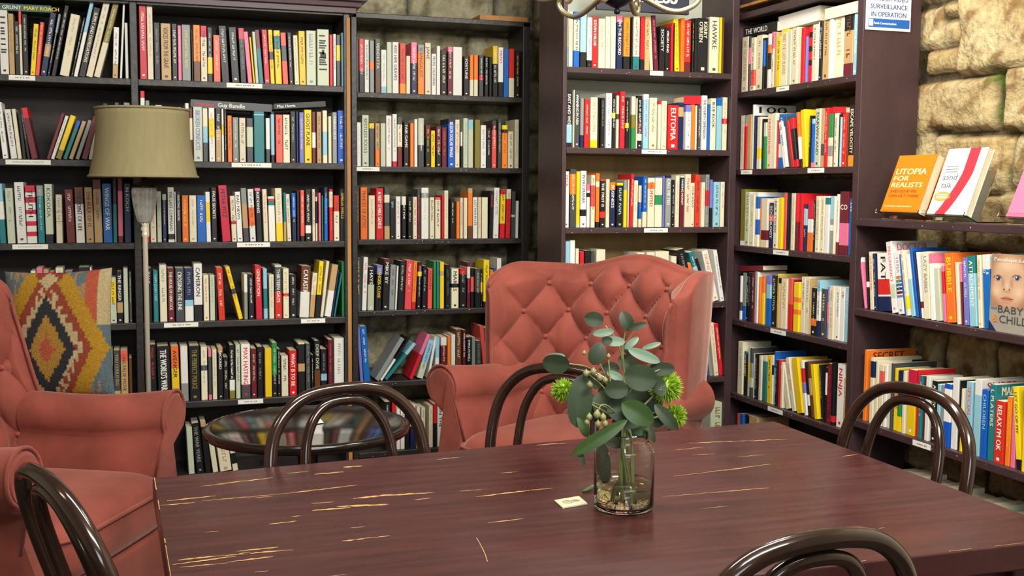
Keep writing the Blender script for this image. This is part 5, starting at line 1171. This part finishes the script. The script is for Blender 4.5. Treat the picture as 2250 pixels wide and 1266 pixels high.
def berries(pts, tips, label):
    f = foot(0); r = empty('gum_nut_stem', f, 0, label, 'plant stem', 'gum nut stems in the vase'); sm = MB()
    for tp in tips: sm.tube([p - f for p in cr([f, Vector((vb.x, vb.y, TT + ztop))] + [vp(*q) for q in tp], 6)], .0013, 6)
    sm.build('stem', STEM, r)
    for x, y, rr, dd in pts:
        mb = MB(); c = vp(x, y, dd) - f; R = rr * px2; mb.lathe([(.0002, -R * 1.1), (R * .6, -R * .9), (R, -R * .2), (R * .85, R * .5), (R * .35, R * 1.0), (.0002, R * 1.5)], 12, c); mb.build('gum_nut', BUD, r)
berries([(1288, 821, 7, -.05), (1304, 817, 7, -.06), (1318, 830, 7, -.06), (1296, 846, 7, -.06), (1330, 836, 6, -.05), (1284, 776, 5, -.02), (1337, 783, 5, -.02)], [[(1350, 890, -.03), (1325, 850, -.05), (1292, 822, -.05)], [(1345, 860, -.03), (1337, 790, -.02)]], 'gum nut stem with pale buds near the top of bouquet')
berries([(1295, 917, 7, -.08), (1312, 911, 8, -.09), (1325, 917, 7, -.09), (1314, 932, 7, -.09), (1329, 931, 7, -.09), (1290, 928, 6, -.08)], [[(1345, 900, -.06), (1322, 890, -.08), (1312, 912, -.088)]], 'gum nut stem with pale buds hanging low over the jar')

# ------------------------------------------------------------------ chandelier
ctip = at(1356, 32, 'Y', 2.6); ch = empty('chandelier', (ctip.x, 2.6, 2.8), 0, 'dark chandelier with gilt scroll arms hanging over the table', 'chandelier'); zc = ctip.z - 2.8
BLK = mat('blued_iron', '#262c36', .3, .6); GLT = mat('gilt_iron', '#9a9070', .38, .7)
k = 2.78 / F_PX
mb = MB(); mb.lathe([(.001, zc), (6 * k, zc + 2 * k), (7.5 * k, zc + 7 * k), (5 * k, zc + 12 * k), (3 * k, zc + 14 * k)], 20); mb.build('ball_finial', BLK, ch)
mb = MB(); mb.lathe([(3 * k, zc + 13 * k), (14 * k, zc + 17 * k), (30 * k, zc + 26 * k), (40 * k, zc + 36 * k), (43 * k, zc + 44 * k), (20 * k, zc + 50 * k), (10 * k, zc + 70 * k), (8 * k, zc + 110 * k), (14 * k, zc + 125 * k), (4 * k, zc + 140 * k), (.001, zc + 141 * k)], 36); mb.build('bowl', BLK, ch)
mb = MB(); mb.tube([(0, 0, zc + 130 * k), (0, 0, -.02)], .006, 8); mb.lathe([(.001, -.0005), (.05, -.0005), (.055, -.012), (.02, -.03), (.001, -.03)], 24); mb.build('rod', BLK, ch)
for i in range(6):
    a = .9 + 2 * PI * i / 6; c, s = math.cos(a), math.sin(a)
    pts = [(.035, 48), (.07, 30), (.105, 14), (.135, 12), (.165, 26), (.178, 46), (.168, 62), (.15, 66), (.138, 56), (.145, 46), (.155, 48)]
    if i % 2 == 0: pts = [(.035, 50), (.07, 60), (.11, 48), (.14, 30), (.165, 27), (.182, 36), (.186, 48), (.176, 57), (.164, 54), (.162, 45), (.170, 43)]
    mb = MB(); mb.tube(cr([(r * 1.2 * c, r * 1.2 * s, zc + z * k) for r, z in pts], 6), [.0075 - .0025 * j / (6 * len(pts)) for j in range((len(pts) - 1) * 6 + 1)], 10); arm = mb.build('scroll_arm', GLT, ch)
    mb = MB(); mb.lathe([(.001, zc + 64 * k), (.02, zc + 66 * k), (.026, zc + 74 * k), (.012, zc + 75 * k), (.011, zc + 150 * k), (.001, zc + 150 * k)], 14, (.192 * c, .192 * s, 0)); mb.build('candle_cup', CARD, arm)

# ------------------------------------------------------------------ light
def area(name, loc, target, sx, sy, power, col):
    l = bpy.data.lights.new(name, 'AREA'); l.shape = 'RECTANGLE'; l.size = sx; l.size_y = sy; l.energy = power; l.color = col
    o = bpy.data.objects.new(name, l); COL.objects.link(o); o.location = loc
    o.rotation_euler = (Vector(target) - Vector(loc)).to_track_quat('-Z', 'Y').to_euler(); return o
WARM = (1, .86, .66); NEUT = (1, .95, .86); COOL = (.86, .94, 1)
area('ceiling_lamp_front', (1.0, .4, 2.72), (1.2, 3.6, 1.0), 1.6, .5, 95, (1, .97, .91))
area('ceiling_lamp_mid', (.7, 2.3, 2.76), (.9, 2.9, 0), 1.6, .25, 42, (1, .97, .91))
area('ceiling_lamp_corner', (1.75, 3.1, 2.76), (2.0, 3.7, 0.6), .5, .4, 26, NEUT)
area('ceiling_spot_stone', (1.55, 2.1, 2.74), (2.7, 3.0, 1.5), .25, .25, 26, (1, .91, .74))
area('ceiling_lamp_side', (-1.2, 2.2, 2.74), (0.2, 4.2, 1.0), .6, .4, 13, WARM)
area('window_front', (.3, -2.1, 1.9), (1.0, 3, 1.1), 1.6, 1.1, 40, COOL)
w = bpy.data.worlds.new('room_air'); scene.world = w; w.use_nodes = True
w.node_tree.nodes['Background'].inputs[0].default_value = (1, .95, .88, 1); w.node_tree.nodes['Background'].inputs[1].default_value = .25
vs = scene.view_settings; vs.view_transform = 'Standard'; vs.look = 'None'; vs.exposure = 0; vs.gamma = 1; vs.use_curve_mapping = False
